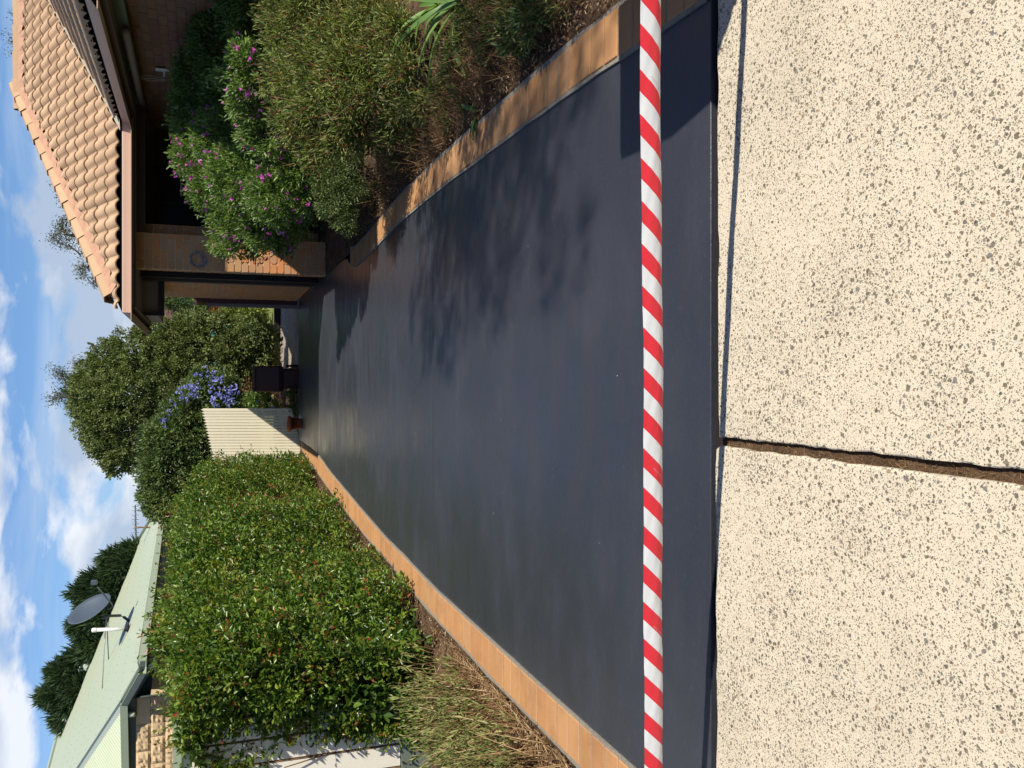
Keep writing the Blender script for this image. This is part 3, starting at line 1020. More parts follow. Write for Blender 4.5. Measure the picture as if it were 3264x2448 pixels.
# things on the shaded wing wall
p1 = AX(517, 222, 3.46); p2 = AX(486, 250, 3.45)
wb = empty('wall_bracket', p1, 'small white bracket on the shaded brick wall above the dark bush', 'bracket')
box_obj('plate', p1 + Vector((-.01, -.04, -.07)), p1 + Vector((.005, .04, .07)), M_WHITE, wb, .004)
box_obj('arm', p1 + Vector((-.07, -.012, -.03)), p1 + Vector((-.0105, .012, -.01)), M_WHITE, wb)
wo = empty('wire_hanger', p2, 'thin white wire frame hanging from the shaded eave by the porch', 'wire frame')
tube_obj('wire', [p2 + Vector((0, .05, .16)), p2 + Vector((0, .09, .02)), p2 + Vector((0, .04, -.12)), p2 + Vector((0, -.05, -.12)), p2 + Vector((0, -.08, .03)), p2 + Vector((0, -.03, .14)), p2 + Vector((0, .0, .26))], .003, M_WHITE, wo, 5)
tube_obj('wire', [p2 + Vector((0, .01, .14)), p2 + Vector((0, .0, -.14))], .003, M_WHITE, wo, 5)

# dark gate leaf seen end-on past the wall, and a grey post
gt = empty('open_gate', (1.36, 15.4, 0), 'dark maroon paling gate standing open end-on beyond the brick side wall', 'gate')
g1 = AY(620, 1480 - 520 + 0, 15.15)
for k in range(7):
    y = 15.14 + k * .10
    bm = bmesh.new()
    h = 1.62
    x0, x1 = 1.36, 1.385
    pts = [(y, -.03), (y + .09, -.03), (y + .09, h - .05), (y + .045, h), (y, h - .05)]
    A = [bm.verts.new((x0, a, b)) for a, b in pts]; B = [bm.verts.new((x1, a, b)) for a, b in pts]
    bm.faces.new(A); bm.faces.new(B[::-1])
    for i in range(5): bm.faces.new((A[i], B[i], B[(i + 1) % 5], A[(i + 1) % 5]))
    bm_obj('paling', bm, M_BIN, gt)
bm = bmesh.new()
pts = [(1.345, -.03), (1.44, -.03), (1.44, 1.50), (1.40, 1.64), (1.345, 1.5)]
A = [bm.verts.new((a, 15.08, b)) for a, b in pts]; B = [bm.verts.new((a, 15.13, b)) for a, b in pts]
bm.faces.new(A); bm.faces.new(B[::-1])
for i in range(5): bm.faces.new((A[i], B[i], B[(i + 1) % 5], A[(i + 1) % 5]))
bm_obj('gate_stile', bm, M_BIN, gt)
gp = tag(box_obj('post', (1.285, 15.10, -.05), (1.338, 15.15, 1.42), M_GREYPOST, None, .004), 'slim pale grey post beside the dark open gate', 'post')

# ------------------------------------------------------------------ neighbour's house with green metal roof
ZE = 2.38
nb = empty('green_roofed_house', (-4, 14, 0), "neighbour's cream block house with pale green metal roof behind the hedge", 'house')
A_ = G(512, 1628, ZE); B_ = G(437, 2112, ZE)
ad = (A_ - B_).normalized(); A_ = A_ + ad * 2.2
pin = Vector((-ad.y, ad.x, 0))
if pin.x > 0: pin = -pin
upv = (pin * math.cos(math.radians(21)) + Vector((0, 0, math.sin(math.radians(21)))))
nrm_ = ad.cross(upv).normalized()
if nrm_.z < 0: nrm_ = -nrm_
top = [APL(x, y, B_, nrm_) for x, y in ((492, 1640), (428, 1747), (343, 1916), (239, 2180), (200, 2290), (159, 2448))]
Cc = APL(384, 2232, B_, nrm_)
Vt = APL(243, 2448, B_, nrm_)
B2 = APL(442, 2128, B_, nrm_)
ext = (top[-1] - Vt)
tlast = top[-1] + (top[-1] - top[-2]) * .6
vlast = Vt + (Vt - Cc) * .5
poly_obj('roof', [A_, B_, B2, Cc, vlast, tlast] + top[::-1], M_GREEN, nb, .03)
# hip flashing along the top edge
fl = bmesh.new()
pp = [p + nrm_ * .03 for p in top + [tlast]]
for a, b in zip(pp, pp[1:]): tube(fl, [a, b], .045, 6)
bm_obj('hip_flashing', fl, M_VALLEY, nb)
# screw heads in rows on the sheet
bm = bmesh.new()
inn = (Cc - B_)
for r in range(9):
    for k in range(60):
        p = B_ + ad * (k * .30 - 4.2) + upv * (.14 + r * .62 + .0)
        # keep inside outline, tested on the roof plane
        poly2 = [A_, B_, B2, Cc, vlast, tlast] + top[::-1]
        s_ = [((q - B_).dot(ad), (q - B_).dot(upv)) for q in poly2]
        x_, y_ = (p - B_).dot(ad), (p - B_).dot(upv)
        ins = False
        for (xa, ya), (xb, yb) in zip(s_, s_[1:] + s_[:1]):
            if (ya > y_) != (yb > y_) and x_ < (xb - xa) * (y_ - ya) / (yb - ya) + xa: ins = not ins
        if not ins: continue
        c = p + nrm_ * .006
        vs = [bm.verts.new(c + ad * (.0085 * math.cos(t)) + upv * (.0085 * math.sin(t))) for t in [i * 1.047 for i in range(6)]]
        vt = bm.verts.new(c + nrm_ * .008)
        for i in range(6): bm.faces.new((vs[i], vs[(i + 1) % 6], vt))
bm_obj('roof_screws', bm, M_DKGREEN, nb, kind='stuff')
# corrugated slope of the near wing: planes through the valley
Dd = G(389, 2448, Cc.z); Dd = Cc + (Dd - Cc) * 2.5
e1 = (Dd - Cc).normalized(); nw = e1.cross(Vt - Cc).normalized()
if nw.z < 0: nw = -nw
upw = nw.cross(e1)
if upw.z < 0: upw = -upw
bm = bmesh.new()
PIT, q = .076, 8
Lw = (Dd - Cc).length
vd = (Vt - Cc); vs_, vu_ = vd.dot(e1), vd.dot(upw)
nseg = int(Lw / PIT * q)
prev = None
for i in range(nseg):
    s_ = Lw * i / nseg
    h = .013 * math.cos(2 * math.pi * s_ / PIT)
    ymax = max(.01, s_ / vs_ * vu_) if vs_ > 0 else .01
    a = bm.verts.new(Cc + e1 * s_ + nw * (h - .02) - upw * .03)
    b = bm.verts.new(Cc + e1 * s_ + upw * max(0.0, ymax - .16) + nw * (h - .02))
    if prev: bm.faces.new((prev[0], a, b, prev[1]))
    prev = (a, b)
bm_obj('corrugated_roof', bm, M_GREEN, nb, smooth=True)
vdn = vd.normalized()
poly_obj('valley_flashing', [Cc - nw * .03, Cc - nw * .03 - vdn.cross(nw) * .0 + e1 * .22, Vt + e1 * .22 + vd * .5 - nw * .03, Vt + vd * .5 - nw * .03], M_VALLEY, nb)
# gutters and fascia
def ngut(p, q_, zdrop=.0, col=M_GREEN2):
    bm = bmesh.new()
    d = (q_ - p).normalized(); o = d.cross(Vector((0, 0, 1))).normalized()
    mid = (p + q_) / 2
    if (mid + o - Vector((0, 0, mid.z))).length > (mid - o - Vector((0, 0, mid.z))).length: o = -o
    prof = [(-.02, -.10), (.10, -.10), (.10, .0), (.088, .0), (.088, -.03), (.088, -.085), (-.02, -.085)]
    A = [bm.verts.new(p + o * a + Vector((0, 0, b))) for a, b in prof]
    B = [bm.verts.new(q_ + o * a + Vector((0, 0, b))) for a, b in prof]
    for k in range(7): bm.faces.new((A[k], A[(k + 1) % 7], B[(k + 1) % 7], B[k]))
    bm.faces.new(A); bm.faces.new(B[::-1])
    bm_obj('gutter', bm, col, nb)
    return o


for p, q_ in ((A_, B2), (B2, Cc), (Cc, Dd)):
    o = ngut(p, q_)
    i0, i1 = p - o * .03, q_ - o * .03
    zz = Vector((0, 0, .20))
    dn = Vector((0, 0, -.005))
    poly_obj('fascia', [i0 + dn, i1 + dn, i1 - zz, i0 - zz], M_DKGREEN, nb, .02)
    ins = o * .10
    poly_obj('soffit', [i0 - zz + dn * 0, i1 - zz, i1 - zz - ins, i0 - zz - ins], M_DKGREEN, nb, .01)
# corner board
# walls
oA = (B2 - A_).normalized().cross(Vector((0, 0, 1)));
if oA.x < 0: oA = -oA
wa, wb_ = A_ - oA * .42, B2 - oA * .42
bm = bmesh.new()
vs = [bm.verts.new(Vector((p.x, p.y, zz_))) for p, zz_ in ((wa, -.05), (wb_, -.05), (wb_, ZE - .2), (wa, ZE - .2))]
bm.faces.new(vs)
bm_obj('side_wall', bm, M_BLOCKS, nb)
fw_y = Cc.y + .10
z_top = Cc.z - .20
wl = empty('front_wall', (Cc.x, fw_y, 0), parent=nb)
box_obj('mortar', (-9, fw_y + .012, -.05), (Cc.x - .02, fw_y + .2, z_top), M_MORT, wl)
BH = .2
for r in range(10):
    zt = z_top - r * BH
    if zt - BH < .2: break
    x = Cc.x - .03; k = 0
    while x > -6.5:
        ln = .40 if not (k == 0 and r % 2) else .20
        smooth_face = (k == 0) or (r == 0 and k == 0)
        bm = bmesh.new()
        x0, x1 = x - ln + .008, x
        nxg, nzg = (2, 2) if smooth_face else (10, 6)
        grid = [[None] * (nzg + 1) for _ in range(nxg + 1)]
        for i in range(nxg + 1):
            for j in range(nzg + 1):
                ed = i in (0, nxg) or j in (0, nzg)
                yy = fw_y - (0 if smooth_face else (.0 if ed else random.uniform(.008, .034)))
                grid[i][j] = bm.verts.new((x0 + (x1 - x0) * i / nxg, yy, zt - BH + .008 + (BH - .008) * j / nzg))
        for i in range(nxg):
            for j in range(nzg):
                bm.faces.new((grid[i][j], grid[i + 1][j], grid[i + 1][j + 1], grid[i][j + 1]))
        for side in ([g[0] for g in grid], [g[-1] for g in grid], grid[0], grid[-1]):
            bb = [bm.verts.new(v.co + Vector((0, .02 + fw_y - v.co.y, 0))) for v in side]
            for i in range(len(side) - 1): bm.faces.new((side[i], side[i + 1], bb[i + 1], bb[i]))
        bm_obj('block', bm, M_BLOCKS if smooth_face else M_BLOCK, wl)
        x -= ln; k += 1
# eave return board at the corner
cb0 = AY(437, 2250, fw_y - .3); 
poly_obj('return_wall', [(Cc.x - .02, fw_y + .02, -.05), (wb_.x, wb_.y, -.05), (wb_.x, wb_.y, ZE - .15), (Cc.x - .02, fw_y + .02, Cc.z - .15)], M_DKGREEN, nb, .02)
poly_obj('eave_board', [APL(x, y, Vector((0, fw_y - .06, 0)), Vector((0, 1, 0))) for x, y in ((465, 2125), (495, 2120), (495, 2222), (436, 2225), (420, 2180))], M_DKGREEN, nb, .03)
# floodlight under the eave
lp = AY(415, 2278, fw_y - .10)
fl = empty('eave_light', lp, 'small pale green light fitting under the eave of the green roofed house', 'light fitting')
box_obj('bracket', lp + Vector((-.03, .0, .0)), lp + Vector((.03, .095, .02)), M_GREEN, fl)
lathe_obj('lamp_head', [(.012, .03), (.035, .015), (.040, -.05), (.030, -.07)], M_GREEN, fl, lp, 14)

# vent pipe and dish on the green roof
def on_roof(x, y): return APL(x, y, B_, nrm_)


vp0 = on_roof(411, 2004); vpt = vp0.copy()
hgt = AY(291, 2020, vp0.y).z - vp0.z
vp = empty('vent_pipe', vp0, 'white plastic vent pipe with a cap standing on the green roof', 'vent pipe')
tube_obj('pipe', [vp0, vp0 + Vector((.03, 0, hgt - .08))], .032, M_PVC, vp, 14)
lathe_obj('vent_cap', [(.036, 0), (.040, .005), (.040, .055), (.034, .075), (.0, .085)], M_PVC, vp, vp0 + Vector((.03, 0, hgt - .085)), 14)
lathe_obj('flashing', [(.11, .03), (.055, .06), (.036, .09), (.034, .11)], M_RUBBER, vp, vp0 - Vector((0, 0, .03)), 14)
d0 = on_roof(412, 1980)
dc = AY(292, 1954, d0.y - .12)
dish = empty('satellite_dish', d0, 'grey satellite dish with bent mast and grey receiver on the green roof', 'satellite dish')
zc_ = dc.y * cp + (CAMH - dc.z) * sp
major = (AY(215 + 8, 1992, dc.y) - AY(352, 1922, dc.y)).normalized()
rad = 68 * zc_ / FPX
view = (Vector((0, 0, CAMH)) - dc).normalized()
side_ = major.cross(view).normalized()
dn_ = (view * .42 + side_ * .9).normalized()
if dn_.x < 0: dn_ = (view * .42 - side_ * .9).normalized()
minor = dn_.cross(major).normalized()
bm = bmesh.new()
rings = []
for i in range(7):
    f = i / 6
    rings.append([bm.verts.new(dc + (major * math.cos(t) + minor * math.sin(t)) * rad * f + dn_ * (.11 * f * f * rad / .38)) for t in [2 * math.pi * k / 40 for k in range(40)]] if i else [bm.verts.new(dc)])
for k in range(40): bm.faces.new((rings[0][0], rings[1][k], rings[1][(k + 1) % 40]))
for A, B in zip(rings[1:], rings[2:]):
    for k in range(40): bm.faces.new((A[k], B[k], B[(k + 1) % 40], A[(k + 1) % 40]))
last = [bm.verts.new(v.co + (v.co - dc).normalized() * .012 - dn_ * .012) for v in rings[-1]]
for k in range(40): bm.faces.new((rings[-1][k], last[k], last[(k + 1) % 40], rings[-1][(k + 1) % 40]))
bm_obj('reflector', bm, M_DISH, dish, smooth=True)
yb = d0.y
def Pd(x, y, dy=0): return AY(x, y, yb - dy)
tube_obj('mast', [d0, Pd(395, 1967, .02), Pd(384, 1962, .05), Pd(355, 1963, .08), Pd(322, 1968, .10)], .026, M_DISHD, dish, 10)
tube_obj('receiver_arm', [Pd(344, 1942, .10), Pd(360, 1932, .2), Pd(352, 1920, .3), Pd(330, 1893, .42), Pd(310, 1870, .5)], .014, M_DISHD, dish, 8)
rc = Pd(300, 1857, .52)
box_obj('receiver', rc + Vector((-.04, -.03, -.05)), rc + Vector((.04, .05, .05)), M_DISH, dish, .008)
tube_obj('cable', [Pd(346, 1938, .12), Pd(352, 1950, .1), Pd(347, 1975, .02), on_roof(346, 2000)], .006, M_RUBBER, dish, 6)
tube_obj('stay', [Pd(338, 1968, .06), on_roof(326, 2197)], .010, M_GALV, dish, 6)
tube_obj('stay', [Pd(340, 1968, .06), on_roof(346, 2102)], .010, M_DISHD, dish, 6)
# TV aerial beyond the ridge
ta = empty('tv_aerial', AY(460, 1680, 22), 'thin television aerial on a short mast beyond the green roof', 'aerial')
tube_obj('mast', [AY(500, 1681, 22), AY(428, 1681, 22)], .018, M_RUST, ta, 6)
tube_obj('boom', [AY(431, 1610, 22), AY(434, 1719, 22)], .015, M_DISHD, ta, 6)
for k in range(8):
    c = AY(431 + .3 * k, 1614 + k * 14, 22)
    tube_obj('element', [c + Vector((0, -.35, -.0)), c + Vector((0, .35, .0))], .006, M_DISHD, ta, 5)
    tube_obj('element', [c + Vector((0, 0, -.07)), c + Vector((0, 0, .07))], .006, M_DISHD, ta, 5)

# ------------------------------------------------------------------ cream panel fence at the end of the hedge
FY = 5.74
pf = empty('panel_fence', (-3, FY, 0), 'cream upright-panel fence with green plinth under leaf shadows at the hedge end', 'fence')
k = 0
ztop = 1.62
x = -2.12
while x > -4.3:
    box_obj('panel', (x - .148, FY, .24), (x - .006, FY + .012, ztop), M_PANEL, pf, .003)
    box_obj('batten', (x - .003, FY - .004, .24), (x + .001, FY + .02, ztop), M_RUST, pf)
    x -= .155
box_obj('backing', (-4.4, FY + .02, .2), (-2.1, FY + .035, ztop), M_RUST, pf)
box_obj('plinth', (-4.4, FY - .02, -.02), (-2.1, FY + .03, .235), M_GREENW, pf)
box_obj('cap_rail', (-4.4, FY - .03, ztop + .001), (-2.1, FY + .05, ztop + .05), M_GREEN2, pf)

# ------------------------------------------------------------------ picket screen, pot, bin
PY = 14.75
pk = empty('picket_screen', (-.8, PY, 0), 'cream pointed picket screen at the far end of the driveway', 'picket fence')
NP = 20
for k in range(NP):
    yph = 1306 + k * 9.25
    t = k / 12.
    xt, xb = 640 + 25 * t, 931 + 27 * t
    P0, P1 = AY(xb, yph, PY), AY(xt, yph, PY)
    w2 = .0205
    bm = bmesh.new()
    pts = [(P0.x - w2, P0.z), (P0.x + w2, P0.z), (P1.x + w2, P1.z - .04), (P1.x + w2 * .5, P1.z - .028), (P1.x, P1.z), (P1.x - w2 * .5, P1.z - .028), (P1.x - w2, P1.z - .04)]
    A = [bm.verts.new((a, PY, b)) for a, b in pts]; B = [bm.verts.new((a, PY + .014, b)) for a, b in pts]
    bm.faces.new(A); bm.faces.new(B[::-1])
    for i in range(7): bm.faces.new((A[i], B[i], B[(i + 1) % 7], A[(i + 1) % 7]))
    bm_obj('picket', bm, M_PICKET, pk)
for f in (.20, .86):
    a = AY(640 + (931 - 640) * f, 1308, PY); b = AY(640 + (931 - 640) * f + 41, 1306 + 19 * 9.25, PY)
    bm = bmesh.new()
    v = [bm.verts.new((p.x, PY + dy, p.z + dz)) for p in (a, b) for dy, dz in ((.015, -.03), (.045, -.03), (.045, .03), (.015, .03))]
    for q_ in ((0, 1, 5, 4), (1, 2, 6, 5), (2, 3, 7, 6), (3, 0, 4, 7), (0, 3, 2, 1), (4, 5, 6, 7)): bm.faces.new([v[i] for i in q_])
    bm_obj('rail', bm, M_PICKET, pk)

pp_ = G(957, 1349)
pot = empty('flower_pot', (pp_.x, 14.3, 0), 'terracotta flower pot standing before the cream pickets', 'pot')
lathe_obj('pot_body', [(.075, 0), (.08, .01), (.108, .19), (.108, .17), (.09, .17), (.06, .16)], M_TERRA, pot, (pp_.x, 14.3, 0), 28)
lathe_obj('rim', [(.112, .155), (.124, .16), (.128, .205), (.112, .207), (.105, .18)], M_TERRA, pot, (pp_.x, 14.3, 0), 28)

by = 15.05
b0 = AY(950, 1208, by)
bx = b0.x + .0
bn = empty('wheelie_bin', (bx, by, 0), 'dark maroon wheelie bin on the gravel beyond the driveway', 'bin')
zl = AY(806, 1208, by).z
wd_ = 78 * (by * cp + .3) / FPX
bm = bmesh.new()
secs = [(-.05, .35, .30), (.22, .37, .33), (.235, .44, .40), (.30, .47, .44), (zl - .1, .455, .45), (zl - .04, .44, .45)]
rings = []
for zz_, w_, d_ in secs:
    w_ *= wd_ / .44; r_ = .03
    ring = []
    for cx, cy, st in ((1, 1, 0), (-1, 1, 1), (-1, -1, 2), (1, -1, 3)):
        for q_ in range(4):
            a = st * math.pi / 2 + q_ * math.pi / 6
            ring.append(bm.verts.new((bx + cx * (w_ / 2 - r_) + r_ * math.cos(a), by + cy * (d_ / 2 - r_) + r_ * math.sin(a), zz_)))
    rings.append(ring)
for A, B in zip(rings, rings[1:]):
    for k in range(16): bm.faces.new((A[k], A[(k + 1) % 16], B[(k + 1) % 16], B[k]))
bm.faces.new(rings[0][::-1]); bm.faces.new(rings[-1])
bm_obj('bin_body', bm, M_BIN, bn)
bm = bmesh.new()
box(bm, (bx - wd_ / 2 - .01, by - .25, zl - .038), (bx + wd_ / 2 + .01, by + .24, zl), .012)
bm_obj('lid', bm, M_BIN, bn)
tube_obj('handle', [(bx - wd_ / 2 + .02, by + .27, zl - .03), (bx + wd_ / 2 - .02, by + .27, zl - .03)], .014, M_BIN, bn)
for s_ in (-1, 1):
    tube_obj('wheel', [(bx + s_ * (wd_ / 2 - .0), by + .1, .06), (bx + s_ * (wd_ / 2 + .035), by + .1, .06)], .10, M_RUBBER, bn, 20)

# ------------------------------------------------------------------ barrier tape
TYR, TYL = 1.953, 2.232
e0, e1_ = AY(2066, 0, TYR), AY(2077, 2448, TYL)
ta0, ta1 = e0 + (e0 - e1_) * .55, e1_ + (e1_ - e0) * .55
TY = 2.1
zt0, zt1 = ta0.z, ta1.z
tape = empty('barrier_tape', (0, TY, .3), 'red and white diagonally striped barrier tape stretched across the driveway', 'barrier tape')
TWD = .080
NXT, NWT = 340, 14


def tape_pt(s, wv):
    """s along 0..1, wv 0 (top edge) .. 1 (bottom edge)"""
    x = ta0.x + (ta1.x - ta0.x) * s
    zc2 = zt0 + (zt1 - zt0) * s
    a = math.radians(8) + wv ** 2.2 * math.radians(118)      # the lower edge curls away
    return x, zc2, a


sec = []
yy, zz_ = 0.0, 0.0
secp = [(0., 0.)]
for j in range(NWT):
    wv = (j + .5) / NWT
    a = math.radians(-14) + wv ** 2.6 * math.radians(112)
    yy += math.sin(a) * TWD / NWT; zz_ -= math.cos(a) * TWD / NWT
    secp.append((yy, zz_))
zm = min(p[1] for p in secp) / 2
V = []; UV = []
for i in range(NXT + 1):
    s = i / NXT
    x = ta0.x + (ta1.x - ta0.x) * s
    zc2 = zt0 + (zt1 - zt0) * s
    wob = .0012 * math.sin(s * 23) + .0008 * math.sin(s * 61 + 1)
    for j in range(NWT + 1):
        crk = .0009 * math.sin(s * 210 + j * 1.1) * math.sin(s * 47 + 2 + j * .3) + .0006 * math.sin(s * 520 - j * .9) * (math.sin(s * 31) > .3)
        V.append((x, ta0.y + (ta1.y - ta0.y) * s + secp[j][0] + wob * 1.5 + crk, zc2 + secp[j][1] - zm + wob * .6 - .012 * math.sin(math.pi * s))); UV.append((x, j / NWT * TWD))
ii = (np.arange(NXT)[:, None] * (NWT + 1) + np.arange(NWT)[None, :]).ravel()[:, None]
me = np_mesh('tape_strip', V, ii + np.array([[0, 1, NWT + 2, NWT + 1]]))
at = me.attributes.new('along', 'FLOAT', 'POINT'); at.data.foreach_set('value', np.array([u[0] for u in UV], dtype=np.float32))
at = me.attributes.new('across', 'FLOAT', 'POINT'); at.data.foreach_set('value', np.array([u[1] for u in UV], dtype=np.float32))
mt = bpy.data.materials.new('tape_print'); mt.use_nodes = True
t = NT(mt.node_tree); b = mt.node_tree.nodes['Principled BSDF']
al = t.n('ShaderNodeAttribute', attribute_name='along').outputs['Fac']
ac = t.n('ShaderNodeAttribute', attribute_name='across').outputs['Fac']
PER = .1095
ph = t.math('FRACT', t.math('MULTIPLY', t.math('ADD', t.math('ADD', al, t.math('MULTIPLY', ac, .98)), 5.0 + .047), 1 / PER))
k_ = t.ramp(ph, [(0, 0.), (.485, 0.), (.490, 1.), (1, 1.)])
c_ = t.mix(k_, (.80, .035, .055), (.80, .83, .84))
mt.node_tree.links.new(c_, b.inputs['Base Color'])
b.inputs['Roughness'].default_value = .38
tr = t.n('ShaderNodeBsdfTranslucent', {'Color': c_})
mx = t.n('ShaderNodeMixShader', {0: .25, 1: b.outputs[0], 2: tr.outputs[0]})
mt.node_tree.links.new(mx.outputs[0], mt.node_tree.nodes['Material Output'].inputs[0])
link('strip', me, mt, tape, smooth=True)
# the small print beside the stripes
M_INK = mat('pink_print', (.55, .30, .33), .6)
for yph in (322, 1511, 2040):
    cu = bpy.data.curves.new('t', 'FONT'); cu.body = 'MADE IN AUSTRALIA'; cu.size = .0052; cu.align_x = 'CENTER'
    to = bpy.data.objects.new('t', cu); COL.objects.link(to)
    bpy.context.view_layer.update()
    dg = bpy.context.evaluated_depsgraph_get()
    tm = bpy.data.meshes.new_from_object(to.evaluated_get(dg))
    bpy.data.objects.remove(to)
    cxp = AY(2080, yph, TY).x
    # stripe edge direction on the tape: going down the tape it runs to the left
    for v in tm.vertices:
        lx, ly = v.co.x, v.co.y
        ca, sa = .70, .714
        along = -lx * ca + -ly * sa
        across = .046 + lx * sa - ly * ca
        along, across = -(-lx * -ca) * 1.0 if False else along, across
        f = min(max(across / TWD * NWT, 0), NWT - .001); j = int(f); fr = f - j
        y_ = secp[j][0] * (1 - fr) + secp[j + 1][0] * fr; z_ = secp[j][1] * (1 - fr) + secp[j + 1][1] * fr
        f_ = (cxp + along - ta0.x) / (ta1.x - ta0.x)
        v.co = (cxp + along, ta0.y + (ta1.y - ta0.y) * f_ + y_ - .0022, zt0 + (zt1 - zt0) * f_ + z_ - zm + .0004 - .012 * math.sin(math.pi * f_))
    link('print', tm, M_INK, tape)

# brick letterbox beside the path (its shadow falls across the corner of the driveway)
lb = empty('letterbox', (1.95, 2.2, 0), 'squat brick letterbox beside the footpath at the end of the brick edging', 'letterbox')
brick_wall('pier_face', (1.72, 1.76, 0), (1, 0, 0), (0, -1, 0), .46, 1.03, lb)
box_obj('pier_core', (1.73, 1.775, 0), (2.17, 2.31, 1.03), M_BRICK, lb)
box_obj('plinth', (1.50, 1.56, 0), (2.3, 1.755, .52), M_BRICK, lb)
bm = bmesh.new()
v = [bm.verts.new(p) for p in ((1.68, 1.71, 1.03), (2.22, 1.71, 1.03), (2.22, 2.36, 1.03), (1.68, 2.36, 1.03), (1.70, 1.93, 1.12), (2.2, 1.93, 1.12), (2.2, 2.31, 1.10), (1.70, 2.31, 1.10))]
for q_ in ((0, 1, 2, 3), (0, 1, 5, 4), (1, 2, 6, 5), (2, 3, 7, 6), (3, 0, 4, 7), (4, 5, 6, 7)): bm.faces.new([v[i] for i in q_])
bm_obj('coping', bm, M_MORT, lb)

# ------------------------------------------------------------------ vegetation
def blobs_px(lst, y0):
    out = []
    for e in lst:
        X, Y, r = e[:3]
        y = y0 + (e[3] if len(e) > 3 else 0)
        c = AY(X, Y, y)
        zc = c.y * cp + (CAMH - c.z) * sp
        rm = r * zc / FPX
        out.append((np.array(c), np.array([rm, rm * (e[4] if len(e) > 4 else .9), rm * (e[5] if len(e) > 5 else 1.0)])))
    return out


def rand_dir(n):
    return norm(rng.normal(0, 1, (n, 3)))


def crown(name, blobs, nclump, per, rc, L, Wd, m, parent, small=False, outward=.8, upbias=.3, shell=.35, zmin=.02, tmean=.45, tvar=.22, clump_t=.2, kind='stuff', fold=.18, droop=.12, front_only=False):
    areas = np.array([b[1][0] * b[1][2] for b in blobs]); areas = areas / areas.sum()
    idx = rng.choice(len(blobs), nclump, p=areas)
    C = np.array([blobs[i][0] for i in idx]); R = np.array([blobs[i][1] for i in idx])
    d = rand_dir(nclump)
    f = 1 - shell * rng.random(nclump) ** 1.6
    P = C + d * R * f[:, None]
    keep = np.ones(nclump, bool)
    for j, (c, r) in enumerate(blobs):
        q_ = (((P - c) / r) ** 2).sum(1)
        keep &= ~((q_ < .45) & (idx != j))
    keep &= P[:, 2] > zmin
    P, d = P[keep], d[keep]
    n = len(P)
    ct = rng.normal(0, clump_t, n)
    k = rng.integers(0, n, n * per)
    off = rand_dir(n * per) * (rng.random(n * per) ** .5)[:, None] * rc
    LP = P[k] + off
    D = norm(d[k] * outward + norm(off) * .7 + rng.normal(0, .55, off.shape) + np.array([0, 0, upbias]))
    N = norm(d[k] * .6 + rng.normal(0, .6, off.shape) + np.array([0, 0, .5]))
    ok = LP[:, 2] > zmin
    LP, D, N, k = LP[ok], D[ok], N[ok], k[ok]
    tint = np.clip(tmean + ct[k] + rng.normal(0, tvar, len(k)), 0, 1)
    Ls = L * rng.uniform(.6, 1.25, len(k))
    me = leaf_mesh(name, LP, D, N, Ls, Ls * (Wd / L) * rng.uniform(.8, 1.15, len(k)), tint, fold, droop, small)
    link(name, me, m, parent, kind=kind)
    return P, d


def flowers(name, P, d, m, parent, size, n, spread=.02, tmean=.6):
    k = rng.integers(0, len(P), n)
    c = P[k] + d[k] * spread + rng.normal(0, spread, (n, 3))
    rep = 5
    C = np.repeat(c, rep, 0)
    D = norm(np.repeat(norm(d[k] + rng.normal(0, .4, (n, 3))), rep, 0) * .5 + rand_dir(n * rep))
    N = np.repeat(norm(d[k] + rng.normal(0, .4, (n, 3))), rep, 0)
    sz = np.repeat(size * rng.uniform(.6, 1.3, n), rep)
    t_ = np.clip(np.repeat(rng.normal(tmean, .2, n), rep) + rng.normal(0, .1, n * rep), 0, 1)
    link(name, leaf_mesh(name, C, D, N, sz, sz * .75, t_), m, parent, kind='stuff')


def limbs(name, base, tips, r, m, parent, wob=.06, sub=5):
    bm = bmesh.new()
    base = Vector(base)
    for tp in tips:
        tp = Vector(tp)
        pts = []
        for i in range(sub + 1):
            t_ = i / sub
            p = base.lerp(tp, t_) + Vector((random.gauss(0, wob), random.gauss(0, wob), random.gauss(0, wob * .5))) * (t_ * (1 - t_) * 4)
            pts.append(p)
        tube(bm, pts, r, 6, r * .25)
    bm_obj(name, bm, m, parent, smooth=True)


def root_at(x, y): return (x, y, 0)


# --- hedge
hedge = empty('hedge', (-1.9, 9.8, 0), 'long glossy green hedge with reddish new leaves beside the driveway', 'hedge')


def hx(y):   # driveway-side face
    return np.interp(y, [5.3, 6, 7, 8, 9.4, 11, 12.5, 14.1], [-1.80, -1.60, -1.49, -1.43, -1.36, -1.26, -1.14, -1.02])


def htop(y):
    return np.interp(y, [5.3, 5.7, 6.3, 7.5, 8.5, 10, 11.5, 12.5, 13.4, 14.1], [1.50, 1.64, 1.71, 1.76, 1.79, 1.82, 1.75, 1.66, 1.62, 1.54])


def hbump(y, z, s=0.):
    return .11 * np.sin(2.1 * y + 1.3 * z + s) + .065 * np.sin(5.3 * y - 3.7 * z + 2 * s) + .035 * np.sin(11 * y + 7 * z + s)


